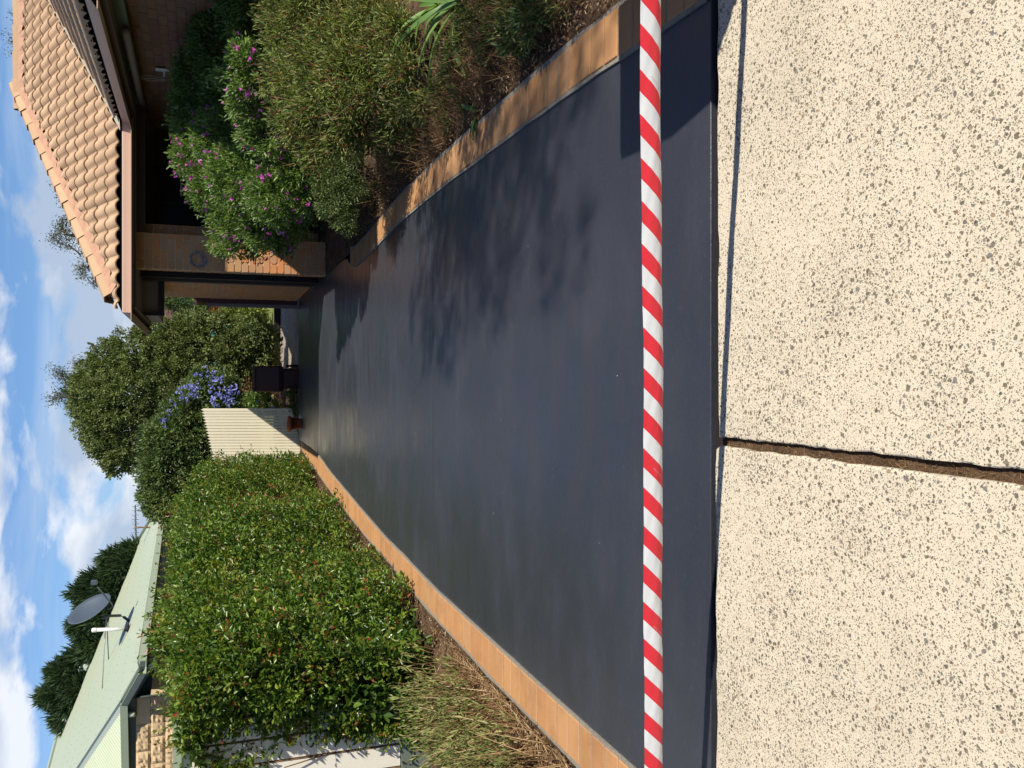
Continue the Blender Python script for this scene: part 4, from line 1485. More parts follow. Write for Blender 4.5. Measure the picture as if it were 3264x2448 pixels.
def hedge_surface(n, inset):
    pick = rng.random(n)
    P = np.zeros((n, 3)); N = np.zeros((n, 3))
    a = pick < .66   # side
    m_ = a.sum()
    y = 5.6 + 8.5 * rng.random(m_) ** 1.25
    z_ = .06 + (htop(y) - .1) * rng.random(m_)
    rnd_ = np.clip((z_ - (htop(y) - .35)) / .35, 0, 1)
    P[a] = np.stack([hx(y) + hbump(y, z_) - .2 * rnd_ ** 2 - inset[a] - .04 * np.clip((.3 - z_) / .3, 0, 1) - .05, y, z_], 1)
    N[a] = np.stack([np.ones(m_), np.zeros(m_), .2 + rnd_], 1)
    b_ = (pick >= .66) & (pick < .86)   # near end
    m_ = b_.sum()
    x = rng.uniform(-2.54, -1.72, m_)
    zt_ = np.interp(x, [-2.54, -2.35, -2.1, -1.7], [1.50, 1.62, 1.68, 1.63])
    z_ = .10 + (zt_ - .12) * rng.random(m_)
    x = np.maximum(x, -2.30 - .24 * np.clip((z_ - .7) / .6, 0, 1) + rng.normal(0, .03, m_))
    xedge = np.clip((-x - 2.35) / .3, 0, 1) * np.clip(1.2 - z_, 0, 1) * .1
    P[b_] = np.stack([x, 5.62 - hbump(x * 2, z_, 1.) + inset[b_] + .5 * xedge + .12 * np.clip((x + 1.9) / .2, 0, 1), z_], 1)
    N[b_] = np.stack([np.zeros(m_), -np.ones(m_), np.full(m_, .3)], 1)
    c_ = pick >= .86   # top
    m_ = c_.sum()
    y = rng.uniform(5.7, 14.1, m_)
    xx = hx(y) - .12 - rng.random(m_) * np.interp(y, [5.7, 7.5], [.45, .95])
    P[c_] = np.stack([xx, y, htop(y) + hbump(xx * 2, y) * .6 - inset[c_]], 1)
    N[c_] = np.stack([np.full(m_, .2), np.zeros(m_), np.ones(m_)], 1)
    return P, norm(N)


n = 9500
ins = .30 * rng.random(n) ** 1.5
P, N = hedge_surface(n, ins)
per = 8
k = np.repeat(np.arange(n), per)
off = rand_dir(n * per) * (rng.random(n * per) ** .6)[:, None] * .06
LP = P[k] + off
D = norm(N[k] * .55 + norm(off) * .8 + rng.normal(0, .5, off.shape) + np.array([0, 0, .25]))
NN = norm(N[k] * .5 + rng.normal(0, .7, off.shape) + np.array([.2, 0, .6]))
ok = LP[:, 2] > .03
ct = rng.normal(0, .14, n)
red = (rng.random(n) < .035) * .42
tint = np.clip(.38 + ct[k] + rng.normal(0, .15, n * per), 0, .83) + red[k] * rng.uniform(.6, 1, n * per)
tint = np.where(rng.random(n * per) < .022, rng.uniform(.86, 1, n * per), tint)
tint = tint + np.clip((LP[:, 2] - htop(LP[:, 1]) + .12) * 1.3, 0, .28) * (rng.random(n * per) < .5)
Ls = rng.uniform(.030, .052, n * per)
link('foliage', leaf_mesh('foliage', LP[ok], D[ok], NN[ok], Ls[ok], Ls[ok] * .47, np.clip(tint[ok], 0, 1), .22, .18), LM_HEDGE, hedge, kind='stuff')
# inner growth: bigger leaves further in
n = 22000
P, N = hedge_surface(n, .26 + .16 * rng.random(n))
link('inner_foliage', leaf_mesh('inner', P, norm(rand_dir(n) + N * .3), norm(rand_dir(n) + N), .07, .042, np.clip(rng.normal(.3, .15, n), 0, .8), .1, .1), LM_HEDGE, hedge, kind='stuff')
# thin shoots standing off the face, top and near end
n = 620
P, N = hedge_surface(n, np.zeros(n))
Ltw = rng.uniform(.04, .17, n)
dirs = norm(N * .8 + rng.normal(0, .35, (n, 3)) + np.array([0, 0, .45]))
link('twigs', stick_mesh('twigs', P - dirs * .1, P + dirs * Ltw[:, None], .0022, .001, rng.uniform(.2, .6, n)), LM_STEM, hedge, kind='stuff')
k = np.repeat(np.arange(n), 7)
fr = np.tile(np.linspace(.2, 1, 7), n)
LP = P[k] + dirs[k] * (Ltw[k] * fr)[:, None]
D = norm(dirs[k] * .5 + rand_dir(n * 7))
tt = np.clip(rng.normal(.62, .18, n * 7) + (fr > .8) * rng.choice([0, .0, .3], n * 7), 0, 1)
link('shoots', leaf_mesh('shoots', LP, D, norm(rand_dir(n * 7) + np.array([0, 0, 1.])), .034, .016, tt, .2, .15), LM_HEDGE, hedge, kind='stuff')
n = 260
yy_ = rng.uniform(5.8, 14, n); xx_ = hx(yy_) - rng.uniform(.25, .8, n)
A = np.stack([xx_, yy_, np.full(n, .0)], 1); B = A + np.stack([rng.normal(.05, .15, n), rng.normal(0, .15, n), rng.uniform(.6, 1.3, n)], 1)
link('stems', stick_mesh('stems', A, B, .009, .004, rng.uniform(.0, .35, n)), LM_STEM, hedge, kind='stuff')

# --- shrub behind the hedge
sb = empty('shrub', (-1.5, 15.6, 0), 'tall grey-green shrub behind the far end of the hedge below the dark tree', 'shrub')
bl = blobs_px([(545, 1590, 90), (540, 1500, 95), (545, 1420, 100), (620, 1370, 90), (600, 1560, 80), (640, 1470, 90), (700, 1400, 90), (580, 1320, 60)], 15.5)
P, d = crown('foliage', bl, 1300, 34, .10, .055, .022, LM_SHRUB, sb, tmean=.42, clump_t=.22)
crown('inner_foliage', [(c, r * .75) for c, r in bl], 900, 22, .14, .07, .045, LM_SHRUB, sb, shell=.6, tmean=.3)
limbs('stems', (-1.7, 15.6, 0), [b[0] for b in bl], .02, M_BARK, sb)
# conifer tip
ct_ = empty('small_conifer', AY(520, 1572, 18), 'pointed dark conifer tip between the grey-green shrub and the green roof', 'conifer')
bl = blobs_px([(480, 1574, 14, 0, .9, 2.6), (520, 1572, 26, 0, .9, 1.6)], 18)
crown('foliage', bl, 120, 24, .05, .09, .018, LM_CONIFER, ct_, small=True, upbias=.9)

# --- big dark tree
bt = empty('dark_tree', (-.1, 17.2, 0), 'large rounded dark green tree filling the gap beyond the picket screen', 'tree')
bl = blobs_px([(335, 1225, 95), (330, 1330, 95), (380, 1400, 95), (320, 1410, 50), (440, 1140, 105), (420, 1260, 150), (420, 1370, 120), (560, 1105, 100), (560, 1230, 150),
               (690, 1075, 85), (700, 1180, 120), (800, 1075, 75), (800, 1150, 80), (345, 1140, 60), (375, 1475, 42), (290, 1250, 70), (500, 1065, 60), (620, 1050, 65), (420, 1455, 50), (860, 1070, 30), (340, 1280, 110), (380, 1320, 120), (500, 1180, 120), (620, 1150, 110), (480, 1330, 110), (740, 1120, 90), (850, 1130, 45)], 17.2)
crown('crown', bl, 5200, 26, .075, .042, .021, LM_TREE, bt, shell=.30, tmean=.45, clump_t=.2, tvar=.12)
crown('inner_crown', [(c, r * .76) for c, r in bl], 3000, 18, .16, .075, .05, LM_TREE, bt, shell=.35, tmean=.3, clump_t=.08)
limbs('limbs', (0, 17.3, 0), [b[0] for b in bl], .05, M_BARK, bt)
tube_obj('trunk', [(0, 17.3, -.1), (.02, 17.3, .9)], .11, M_BARK, bt, 10, .06)

# --- plumbago
pb_ = empty('plumbago', (-.35, 15.9, 0), 'shrub covered with pale blue flowers arching over the picket screen', 'flowering shrub')
bl = blobs_px([(660, 1250, 75), (600, 1300, 70), (700, 1310, 80), (560, 1350, 55), (720, 1240, 50), (760, 1290, 60), (640, 1370, 80), (640, 1210, 40)], 15.9)
P, d = crown('foliage', bl, 900, 30, .09, .045, .018, LM_SHRUB, pb_, tmean=.45)
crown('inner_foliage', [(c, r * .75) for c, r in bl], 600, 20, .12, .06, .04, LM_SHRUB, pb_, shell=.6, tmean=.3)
fb = blobs_px([(655, 1195, 26), (620, 1235, 26), (580, 1270, 26), (550, 1310, 24), (520, 1345, 16), (690, 1205, 24), (700, 1240, 30), (700, 1275, 26), (735, 1280, 14), (745, 1245, 14), (600, 1255, 30), (565, 1290, 24)], 15.35)
c_ = np.array([b[0] for b in fb]); r_ = np.array([b[1] for b in fb])
kk = rng.integers(0, len(fb), 300)
FP = c_[kk] + rand_dir(300) * r_[kk] * .9
flowers('flowers', FP, norm(rand_dir(300) + np.array([0, -1., .4])), LM_BLUE, pb_, .032, 330, .02)
limbs('stems', (-.4, 15.9, 0), [b[0] for b in bl], .012, M_BARK, pb_)
p2_ = empty('small_plumbago', AY(840, 1285, 15.4), 'low green plant with two pale blue flowers right behind the picket screen', 'plant')
bl = blobs_px([(820, 1285, 36), (850, 1290, 32), (800, 1275, 24), (870, 1300, 18)], 15.4)
P, d = crown('foliage', bl, 130, 24, .06, .038, .02, LM_POLY, p2_, tmean=.5)
FP = np.array([AY(823, 1278, 15.1), AY(869, 1296, 15.1)])
flowers('flowers', FP, np.array([[0, -1., .3]] * 2), LM_BLUE, p2_, .03, 6, .008)
gc = empty('ground_creeper', (-.2, 14.75, 0), 'dark creeping plant along the far driveway edge beside the flower pot', 'creeper')
bl = blobs_px([(935, 1262, 18), (938, 1285, 16), (940, 1305, 14), (925, 1270, 16), (945, 1235, 10)], 14.8)
crown('foliage', bl, 90, 22, .05, .03, .016, LM_SHRUB, gc, tmean=.3)
dg_ = empty('dry_groundcover', (-.1, 15.6, 0), 'brown dry low growth between the wheelie bin and the picket screen', 'dry plants')
bl = blobs_px([(850, 1262, 40), (800, 1240, 30), (880, 1265, 28), (900, 1290, 24)], 15.7)
crown('foliage', bl, 150, 20, .07, .04, .008, LM_STEM, dg_, tmean=.35, small=True)

# --- gum trees against the sky
def gum(label, tips, base, y, n=26, sz=.09):
    g = empty('gum_tree', base, label, 'tree')
    bm = bmesh.new()
    segs = []
    for path in tips:
        pts = [AY(*p, y) for p in path]
        fine = []
        for a, b in zip(pts, pts[1:]):
            for i in range(4):
                fine.append(a.lerp(b, i / 4) + Vector([random.gauss(0, .05) for _ in range(3)]))
        fine.append(pts[-1])
        tube(bm, fine, .05, 5, .008)
        segs += fine
    tube(bm, [Vector(base), Vector(base) + Vector((0, 0, 2)), segs[0]], .2, 8, .06)
    bm_obj('branches', bm, M_BARK, g, smooth=True)
    C = np.array([list(p) for p in segs])
    m_ = len(C) * n
    k = rng.integers(0, len(C), m_)
    Pn = C[k] + rng.normal(0, .095, (m_, 3)) * np.array([1, 1.5, 1])
    D = norm(rand_dir(m_) + np.array([0, 0, -.7]))
    link('foliage', leaf_mesh('foliage', Pn, D, rand_dir(m_), sz, sz * .28, rng.uniform(0, 1, m_), .1, .2, True), LM_GUM, g, kind='stuff')


gum('wispy gum tree with two spiky tops rising behind the dark rounded tree', [[(300, 1220), (220, 1200), (165, 1175)], [(300, 1230), (210, 1225), (190, 1185)], [(300, 1290), (200, 1265), (160, 1270)], [(280, 1260), (230, 1240), (180, 1250)], [(290, 1200), (255, 1170), (250, 1155)]], (.1, 27, -.05), 27, 60, .075)
gum('wispy gum tree showing above the sloping hip of the brick house roof', [[(330, 800), (250, 780), (190, 715)], [(330, 820), (270, 850), (255, 880)], [(300, 760), (230, 740), (165, 760)], [(270, 700), (215, 680), (195, 730)], [(330, 860), (300, 890), (310, 900)], [(270, 690), (220, 650), (175, 590)], [(250, 640), (215, 620), (200, 640)], [(330, 800), (260, 800), (175, 765)]], (4.5, 26, -.05), 26, 60, .075)
gum('faint gum twigs above the ridge of the brick house roof', [[(90, 130), (60, 120), (45, 40)], [(90, 160), (55, 150), (30, 120)], [(95, 200), (65, 190), (55, 170)], [(90, 100), (65, 70), (50, 55)]], (8.5, 26, -.05), 26, 26, .07)

# --- conifers behind the green roof
def conifer(label, base, lst, y, ncl):
    g = empty('conifer', base, label, 'conifer')
    bl = [(c, r * .68) for c, r in blobs_px(lst, y)]
    P, d = crown('foliage', bl, ncl, 24, .16, .26, .04, LM_CONIFER, g, small=True, upbias=1.3, outward=1.1, shell=.45, tmean=.45, clump_t=.25)
    tube_obj('trunk', [base, AY(lst[0][0] + 20, lst[0][1], y)], .2, M_BARK, g, 8, .05)


conifer('dark conifer with ragged top directly behind the satellite dish', (-6.2, 24, -.05),
        [(345, 1880, 60), (320, 1960, 50), (400, 1800, 55), (365, 1815, 40), (295, 1900, 30), (258, 1893, 12, 0, .9, 2.4), (280, 1935, 20), (262, 1985, 14, 0, .9, 2.0), (275, 2040, 24), (300, 2060, 34), (250, 2010, 9, 0, .9, 2.), (300, 1845, 16, 0, .9, 1.6), (425, 1755, 24), (355, 1775, 14, 0, .9, 1.6), (290, 1865, 12, 0, .9, 2)], 24, 760)
conifer('dark conifer with splayed tips above the wide part of the green roof', (-9.4, 24, -.05),
        [(240, 2190, 36), (205, 2150, 20, 0, .9, 1.6), (170, 2220, 17, 0, .9, 2.0), (210, 2240, 28), (192, 2285, 16), (222, 2110, 14), (184, 2140, 10, 0, .9, 2.), (250, 2085, 18), (206, 2312, 8), (152, 2208, 8, 0, .9, 2.2), (230, 2130, 14, 0, .9, 2)], 24, 330)

# --- right bed: flowering bush
pg = empty('flowering_bush', (2.4, 9.2, 0), 'bright green sunlit bush dotted with purple flowers before the brick pillar', 'flowering bush')
bl = blobs_px([(620, 400, 72, .1), (600, 330, 50, .3), (640, 500, 82, 0), (690, 600, 90, -.1), (715, 440, 100, -.6), (780, 560, 115, -.9), (760, 690, 95, -.2), (850, 430, 90, -1.5), (880, 620, 95, -1.3), (840, 720, 75, -.5), (900, 740, 60, -.6), (950, 700, 45, -.8), (720, 770, 45, .1), (800, 790, 30, .1), (940, 540, 60, -1.5), (960, 620, 60, -1.4), (800, 330, 70, -1.6), (830, 240, 55, -1.8), (770, 180, 40, -1.9), (780, 260, 45, -1.8)], 9.3)
P1, d1 = crown('foliage', bl, 2300, 30, .06, .032, .010, LM_POLY, pg, shell=.32, tmean=.60, clump_t=.2, upbias=.9, outward=1.0)
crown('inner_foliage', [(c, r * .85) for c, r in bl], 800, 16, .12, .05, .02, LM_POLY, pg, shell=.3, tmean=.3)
sel = (P1[:, 1] < 9.6)
flowers('flowers', P1[sel], d1[sel], LM_PURPLE, pg, .025, 780, .035)
limbs('stems', (2.4, 9.3, 0), [b[0] for b in bl], .016, M_BARK, pg)
# bush in the shade of the wing
db = empty('shaded_bush', (3.0, 8.6, 0), 'dark green bush in the shade of the brick house wall with few purple flowers', 'bush')
bl = blobs_px([(640, 240, 80, .4), (620, 300, 60, .5), (700, 150, 95, 0), (740, 270, 100, .1), (800, 60, 100, -.3), (800, 200, 90, 0), (850, 320, 70, -.2), (780, -30, 100, -.6), (860, 120, 70, -.4), (720, 340, 60, .2), (690, 60, 60, 0)], 8.7)
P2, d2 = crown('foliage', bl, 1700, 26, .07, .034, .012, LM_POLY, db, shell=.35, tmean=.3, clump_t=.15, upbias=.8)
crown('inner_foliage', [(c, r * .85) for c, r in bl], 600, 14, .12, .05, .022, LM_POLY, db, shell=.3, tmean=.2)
fl_b = blobs_px([(760, 215, 26, -.8), (800, 180, 24, -.8), (830, 230, 20, -.8), (750, 105, 8, -.8), (700, 260, 16, -.8), (760, 290, 20, -.8), (830, 330, 30, -.9), (850, 370, 24, -.9)], 8.9)
c_ = np.array([b[0] for b in fl_b]); r_ = np.array([b[1] for b in fl_b]); kk = rng.integers(0, len(fl_b), 60)
FP = c_[kk] + rand_dir(60) * r_[kk]
flowers('flowers', FP, norm(rand_dir(60) + np.array([0, -1., .3])), LM_PURPLE, db, .018, 45, .01)
k = np.repeat(np.arange(60), 34)
LPp = FP[k] + rng.normal(0, .05, (60 * 34, 3))
link('sprigs', leaf_mesh('sprigs', LPp, rand_dir(60 * 34) + np.array([0, 0, .6]), rand_dir(60 * 34), .034, .012, rng.uniform(.3, .9, 60 * 34)), LM_POLY, db, kind='stuff')

# --- sparse olive shrub in front
ds = empty('olive_shrub', (2.45, 6.1, 0), 'sprawling olive and reddish shrub with bare grey branches in the front of the bed', 'shrub')
bl = blobs_px([(930, 120, 90, .5), (930, 250, 90, .4), (950, 380, 80, .3), (1010, 470, 60, .2), (1020, 60, 110, .3), (1030, 190, 110, .1), (1030, 310, 100, 0), (1080, 420, 70, 0), (1120, 120, 110, -.1), (1130, 240, 110, -.2), (1120, 350, 80, -.2), (1200, 60, 90, -.3), (1220, 180, 80, -.4), (900, 30, 80, .5), (1000, -40, 110, .2), (1180, 300, 60, -.3), (1260, 90, 60, -.6), (1280, 210, 55, -.7), (1260, 330, 55, -.4), (1250, 420, 40, -.2), (1180, 430, 50, 0), (1330, 320, 40, -.7)], 6.4)
P3, d3 = crown('foliage', bl, 3300, 14, .10, .044, .011, LM_DRY, ds, shell=.75, tmean=.52, clump_t=.2, upbias=.5, outward=.6)
bs = (2.0, 5.75, 0)
limbs('branches', bs, [P3[i] for i in rng.integers(0, len(P3), 18)], .010, M_BARK, ds, .12, 9)
kk = rng.integers(0, len(P3), 900)
A = P3[kk] + rng.normal(0, .08, (900, 3)); B = A + norm(rng.normal(0, .5, (900, 3)) + (A - np.array(bs)) * .8) * rng.uniform(.05, .2, 900)[:, None]
link('twigs', stick_mesh('twigs', A, B, .0024, .0010, rng.uniform(.0, .6, 900)), LM_STEM, ds, kind='stuff')
# young sprouting tips along the top edge
tp = np.array([AY(x, y, 6.3) for x, y in ((905, 60), (885, 105), (880, 150), (892, 205), (870, 170), (1440 * 0 + 880, 290), (885, 330))])
k = np.repeat(np.arange(len(tp)), 16)
D = norm(rand_dir(len(k)) + np.array([0, 0, .6]))
link('tips', leaf_mesh('tips', tp[k], D, rand_dir(len(k)), .045, .009, rng.uniform(.5, .8, len(k))), LM_DRY, ds, kind='stuff')

# --- small grey-green shrub further along
gs = empty('grey_shrub', (1.95, 7.8, 0), 'low grey-green shrub with pale flecks at the driveway edge below the purple flowers', 'shrub')
bl = blobs_px([(1080, 560, 60), (1060, 640, 55), (1110, 520, 50), (1090, 690, 40), (1120, 610, 50), (1040, 580, 50), (1110, 720, 25)], 7.7)
crown('foliage', bl, 650, 24, .05, .024, .008, LM_SHRUB, gs, shell=.5, tmean=.55, clump_t=.2)
limbs('stems', (1.95, 7.8, 0), [b[0] for b in bl], .008, M_BARK, gs)

# --- strap-leaved plants
def strap_plant(label, base, n, L, wd, lean=(0, 0), name='strap_plant', m=LM_STRAP, tm=.6):
    root = empty(name, base, label, 'plant')
    V, F, T = [], [], []
    for i in range(n):
        a = random.uniform(0, 2 * math.pi)
        ln = L * random.uniform(.6, 1.15); el = random.uniform(.45, 1.25)
        h = Vector((math.cos(a) + lean[0], math.sin(a) + lean[1], 0)); h.normalize()
        sd = Vector((-h.y, h.x, 0)); w0 = wd * random.uniform(.7, 1.2); bend = random.uniform(.8, 1.8); t_ = min(1, max(0, random.gauss(tm, .25)))
        p = Vector(base) + Vector((random.gauss(0, .015), random.gauss(0, .015), 0)); e = el
        b0_ = len(V)
        NS = 8
        for s_ in range(NS + 1):
            f = s_ / NS
            ww = w0 * (1 - f ** 3) * (.7 + .6 * min(1, f * 3)) * .5
            V += [tuple(p - sd * ww), tuple(p - Vector((0, 0, ww * .5))), tuple(p + sd * ww)]
            T += [t_] * 3
            p = p + (h * math.cos(e) + Vector((0, 0, math.sin(e)))) * (ln / NS); e -= bend / NS
            p.z = max(p.z, .01)
        for s_ in range(NS):
            for c in (0, 1):
                q0 = b0_ + s_ * 3 + c
                F.append((q0, q0 + 1, q0 + 4, q0 + 3))
        me = np_mesh('leaf', V, F, T); V, F, T = [], [], []
        link('leaf', me, m, root, smooth=True)


g_ = G(1470, 40); strap_plant('large clump of broad glossy strap leaves at the front of the bed', (g_.x + .05, g_.y - .1, .01), 30, .62, .046)
g_ = G(1400, 90); strap_plant('second strap-leaved clump under the olive shrub branches', (g_.x + .1, g_.y - .1, .01), 14, .46, .03, tm=.5)
g_ = G(1528, 368); strap_plant('single small strap-leaved seedling close to the brick edging', (g_.x, g_.y, .01), 5, .17, .022)
g_ = G(1330, 210); strap_plant('few broad leaves half hidden among the olive shrub stems', (g_.x, g_.y, .01), 8, .30, .035, tm=.35)
# seedlings near the front
for (x_, y_, lab) in ((1760, 75, 'blue-green leafy seedling at the front corner of the garden bed'), (1700, 120, 'smaller blue-green seedling behind the front corner one')):
    g_ = G(x_, y_)
    sd_ = empty('seedling', (g_.x, g_.y, 0), lab, 'plant')
    bl = [(np.array([g_.x, g_.y, .10]), np.array([.09, .09, .09]))]
    crown('foliage', bl, 50, 9, .03, .045, .012, LM_SHRUB, sd_, tmean=.35, shell=.6)
    limbs('stems', (g_.x, g_.y, 0), [(g_.x + random.gauss(0, .05), g_.y + random.gauss(0, .05), .14) for _ in range(6)], .003, M_BARK, sd_, .01)

# --- litter and dead stems on the beds
def litter(label, xf, y0, y1, n, dens_pow=1.0, stems=0):
    y = y0 + (y1 - y0) * rng.random(n) ** dens_pow
    x = np.array([xf(a) for a in y])
    P = np.stack([x, y, .012 + .03 * rng.random(n)], 1)
    D = rand_dir(n) * np.array([1, 1, .25])
    me = leaf_mesh('litter', P, D, norm(rand_dir(n) * .5 + np.array([0, 0, 1.])), rng.uniform(.010, .032, n), rng.uniform(.003, .011, n), np.clip(rng.normal(.45, .27, n), 0, 1), .15, .1, True)
    tag(link('leaf_litter', me, LM_LITTER), label, 'leaf litter', kind='stuff')


litter('dry leaf litter and bark chips on the soil of the right garden bed', lambda y: xro(min(y, 9.2)) + .02 + 1.5 * random.random() ** 1.3, 2.45, 9.5, 26000, 1.1)
litter('dry leaf litter and straw on the soil strip between hedge and bricks', lambda y: xlo(y) - .015 - .9 * random.random() ** 1.2, 2.6, 13.8, 20000, 1.5)


def dead_stems(name, label, n, spots, hmin, hmax, lean, spread, r=.0026, tm=.5, cat='dead stems'):
    k = rng.integers(0, len(spots), n)
    A = np.array(spots)[k] + np.stack([rng.normal(0, spread, n), rng.normal(0, spread, n), np.zeros(n)], 1)
    A[:, 2] = rng.uniform(0, .03, n)
    A[:, 0] = np.maximum(A[:, 0], 1.56)
    D = norm(np.stack([rng.normal(lean[0], .40, n), rng.normal(lean[1], .40, n), np.full(n, lean[2])], 1))
    B = A + D * rng.uniform(hmin, hmax, n)[:, None]
    B[:, 0] = np.where(B[:, 0] < 1.5, 3.0 - B[:, 0], B[:, 0])
    me = stick_mesh(name, A, B, r, r * .5, np.clip(rng.normal(tm, .22, n), 0, 1))
    o = tag(link(name, me, LM_STEM), label, cat, kind='stuff')
    return A, B


dsp = [tuple(G(x, y)) for x, y in ((1330, 500), (1380, 430), (1420, 380), (1480, 300), (1560, 230), (1620, 180), (1660, 120), (1740, 110), (1800, 40), (1420, 470), (1350, 380), (1500, 180), (1560, 90), (1640, 30))]
dead_stems('dry_stems', 'tangled brown dead stems lying along the right garden bed behind the bricks', 1500, dsp, .04, .20, (.45, .15, .30), .12, .0020, .28)
dsp2 = [tuple(G(x, y)) for x, y in ((1250, 560), (1290, 480), (1350, 440))]
dead_stems('dry_stems', 'fan of grey dead stalks at the foot of the olive shrub', 150, dsp2, .12, .36, (.45, .4, .5), .09, .0030, .5)

# --- cut weeds at the lower left
wsp = [tuple(G(x, y)) for x, y in ((1540, 2170), (1560, 2230), (1500, 2140), (1620, 2290), (1580, 2300), (1700, 2370), (1660, 2400), (1720, 2440), (1520, 2240), (1640, 2440), (1780, 2440), (1600, 2400), (1480, 2180))]
wr = empty('weed_patch', (-1.9, 4.6, 0), 'patch of tall half-dried weeds by the cream fence at the left of the bricks', 'weeds')
n = 900
k = rng.integers(0, len(wsp), n)
A = np.array(wsp)[k] + np.stack([rng.normal(-.06, .11, n), rng.normal(0, .12, n), np.zeros(n)], 1)
A[:, 0] = np.minimum(A[:, 0], -1.66)
D = norm(np.stack([rng.normal(-.12, .28, n), rng.normal(.12, .28, n), np.full(n, .85)], 1))
H = rng.uniform(.14, .46, n)
B = A + D * H[:, None]
link('stems', stick_mesh('stems', A, B, .0026, .0013, np.clip(rng.normal(.55, .25, n), 0, 1)), LM_STEM, wr, kind='stuff')
q = 6
k = np.repeat(np.arange(n), q)
fr = rng.uniform(.55, 1.04, n * q)
LP = A[k] + (B[k] - A[k]) * fr[:, None]
Dl = norm(D[k] * 1.3 + rng.normal(0, .38, (n * q, 3)))
Ls = rng.uniform(.02, .055, n * q)
link('leaves', leaf_mesh('leaves', LP, Dl, rand_dir(n * q), Ls, Ls * .18, np.clip(rng.normal(.5, .25, n * q), 0, 1), .15, .2), LM_WEED, wr, kind='stuff')
# fallen straw around them
n = 1500
k = rng.integers(0, len(wsp), n)
A = np.array(wsp)[k] + np.stack([rng.normal(.0, .18, n), rng.normal(0, .3, n), np.zeros(n)], 1)
A[:, 0] = np.minimum(A[:, 0], -1.63 - .0 * A[:, 1]); A[:, 2] = rng.uniform(.015, .05, n)
B = A + norm(np.stack([rng.normal(-.3, 1, n), rng.normal(0, 1, n), rng.normal(.08, .12, n)], 1)) * rng.uniform(.04, .16, n)[:, None]
B[:, 0] = np.minimum(B[:, 0], -1.62)
link('straw', stick_mesh('straw', A, B, .0018, .0010, np.clip(rng.normal(.7, .2, n), 0, 1)), LM_STEM, wr, kind='stuff')

# --- things far behind, seen through the gap by the carport wall
fh = empty('brown_roofed_house', (3, 27, 0), 'distant house with brown tiled roof and teal wall seen past the side wall', 'house')
RY = 27.0
r0 = AY(575, 1045, RY); r1 = AY(575, 940, RY)
xa, xb = r0.x - 3.2, r1.x + 1.5
zb, ztp = AY(573, 1000, RY).z, AY(508, 1000, RY + 3.2).z
sl_ = Vector((0, 3.2, ztp - zb))
rows, cols = 9, 26
roof = empty('roof', (xa, RY, zb), parent=fh)
bm = bmesh.new()
cw = (xb - xa) / cols
A = [(0, 0, .05), (cw * .25, 0, .09), (cw * .5, 0, .05), (cw * .75, 0, .02), (cw, 0, .05)]
lo = [bm.verts.new(p) for p in A]; hi = [bm.verts.new(Vector(p) + sl_ / rows * 1.08 - Vector((0, 0, .045))) for p in A]; dn2 = [bm.verts.new(Vector(p) - Vector((0, 0, .04))) for p in A]
for i in range(4): bm.faces.new((lo[i], lo[i + 1], hi[i + 1], hi[i])); bm.faces.new((dn2[i], dn2[i + 1], lo[i + 1], lo[i]))
tme = bpy.data.meshes.new('brown_tile'); bm.to_mesh(tme); bm.free(); tme.materials.append(M_BROWNROOF)
for r in range(rows):
    for c in range(cols):
        link('tile', tme, None, roof, Matrix.Translation(Vector((xa + c * cw, RY, zb)) + sl_ / rows * r))
poly_obj('roof_underlay', [(xa, RY, zb - .05), (xb, RY, zb - .05), (xb, RY + 3.2, ztp - .05), (xa, RY + 3.2, ztp - .05)], M_DARK, fh)
box_obj('fascia', (xa, RY - .03, zb - .15), (xb, RY - .005, zb + .02), M_TEAL, fh)
box_obj('wall', (xa + .3, RY + .3, -.05), (xb - .3, RY + .5, zb - .05), M_TEAL, fh)
# garden there
yg = empty('yellow_shrub', AY(760, 985, 20.5), 'pale yellow-green shrub on the far lawn edge behind the dark tree', 'shrub')
bl = blobs_px([(760, 1000, 34), (800, 985, 30), (735, 975, 26), (830, 1000, 22)], 20.5)
crown('foliage', bl, 170, 24, .09, .06, .03, LM_YELLOW, yg, tmean=.5)
og = empty('orange_shrub', AY(710, 985, 22), 'orange-leaved shrub beyond the yellow-green one', 'shrub')
bl = blobs_px([(715, 985, 36), (700, 960, 30), (745, 960, 30)], 22)
crown('foliage', bl, 170, 24, .09, .06, .03, LM_ORANGE, og, tmean=.5)
dk = empty('garden_tree', AY(600, 960, 23), 'small dark leafy tree in front of the distant teal wall', 'tree')
bl = blobs_px([(520, 950, 26), (560, 965, 24), (620, 960, 40), (600, 985, 28), (650, 970, 40), (690, 940, 50), (760, 940, 60), (820, 950, 40)], 23)
crown('foliage', bl, 380, 22, .13, .08, .035, LM_SHRUB, dk, tmean=.25, shell=.7)
limbs('limbs', tuple(AY(880, 950, 23)), [b[0] for b in bl], .03, M_BARK, dk)
rp = AY(668, 998, 23.6)
rd = empty('red_ornament', rp, 'small red garden ornament beyond the dark tree', 'ornament')
lathe_obj('red_bowl', [(.05, -.10), (.09, -.05), (.10, .03), (.05, .06), (.0, .07)], M_RED, rd, rp, 16)
tube_obj('stand', [(rp.x, rp.y, 0), (rp.x, rp.y, rp.z - .1)], .02, M_DARK, rd)

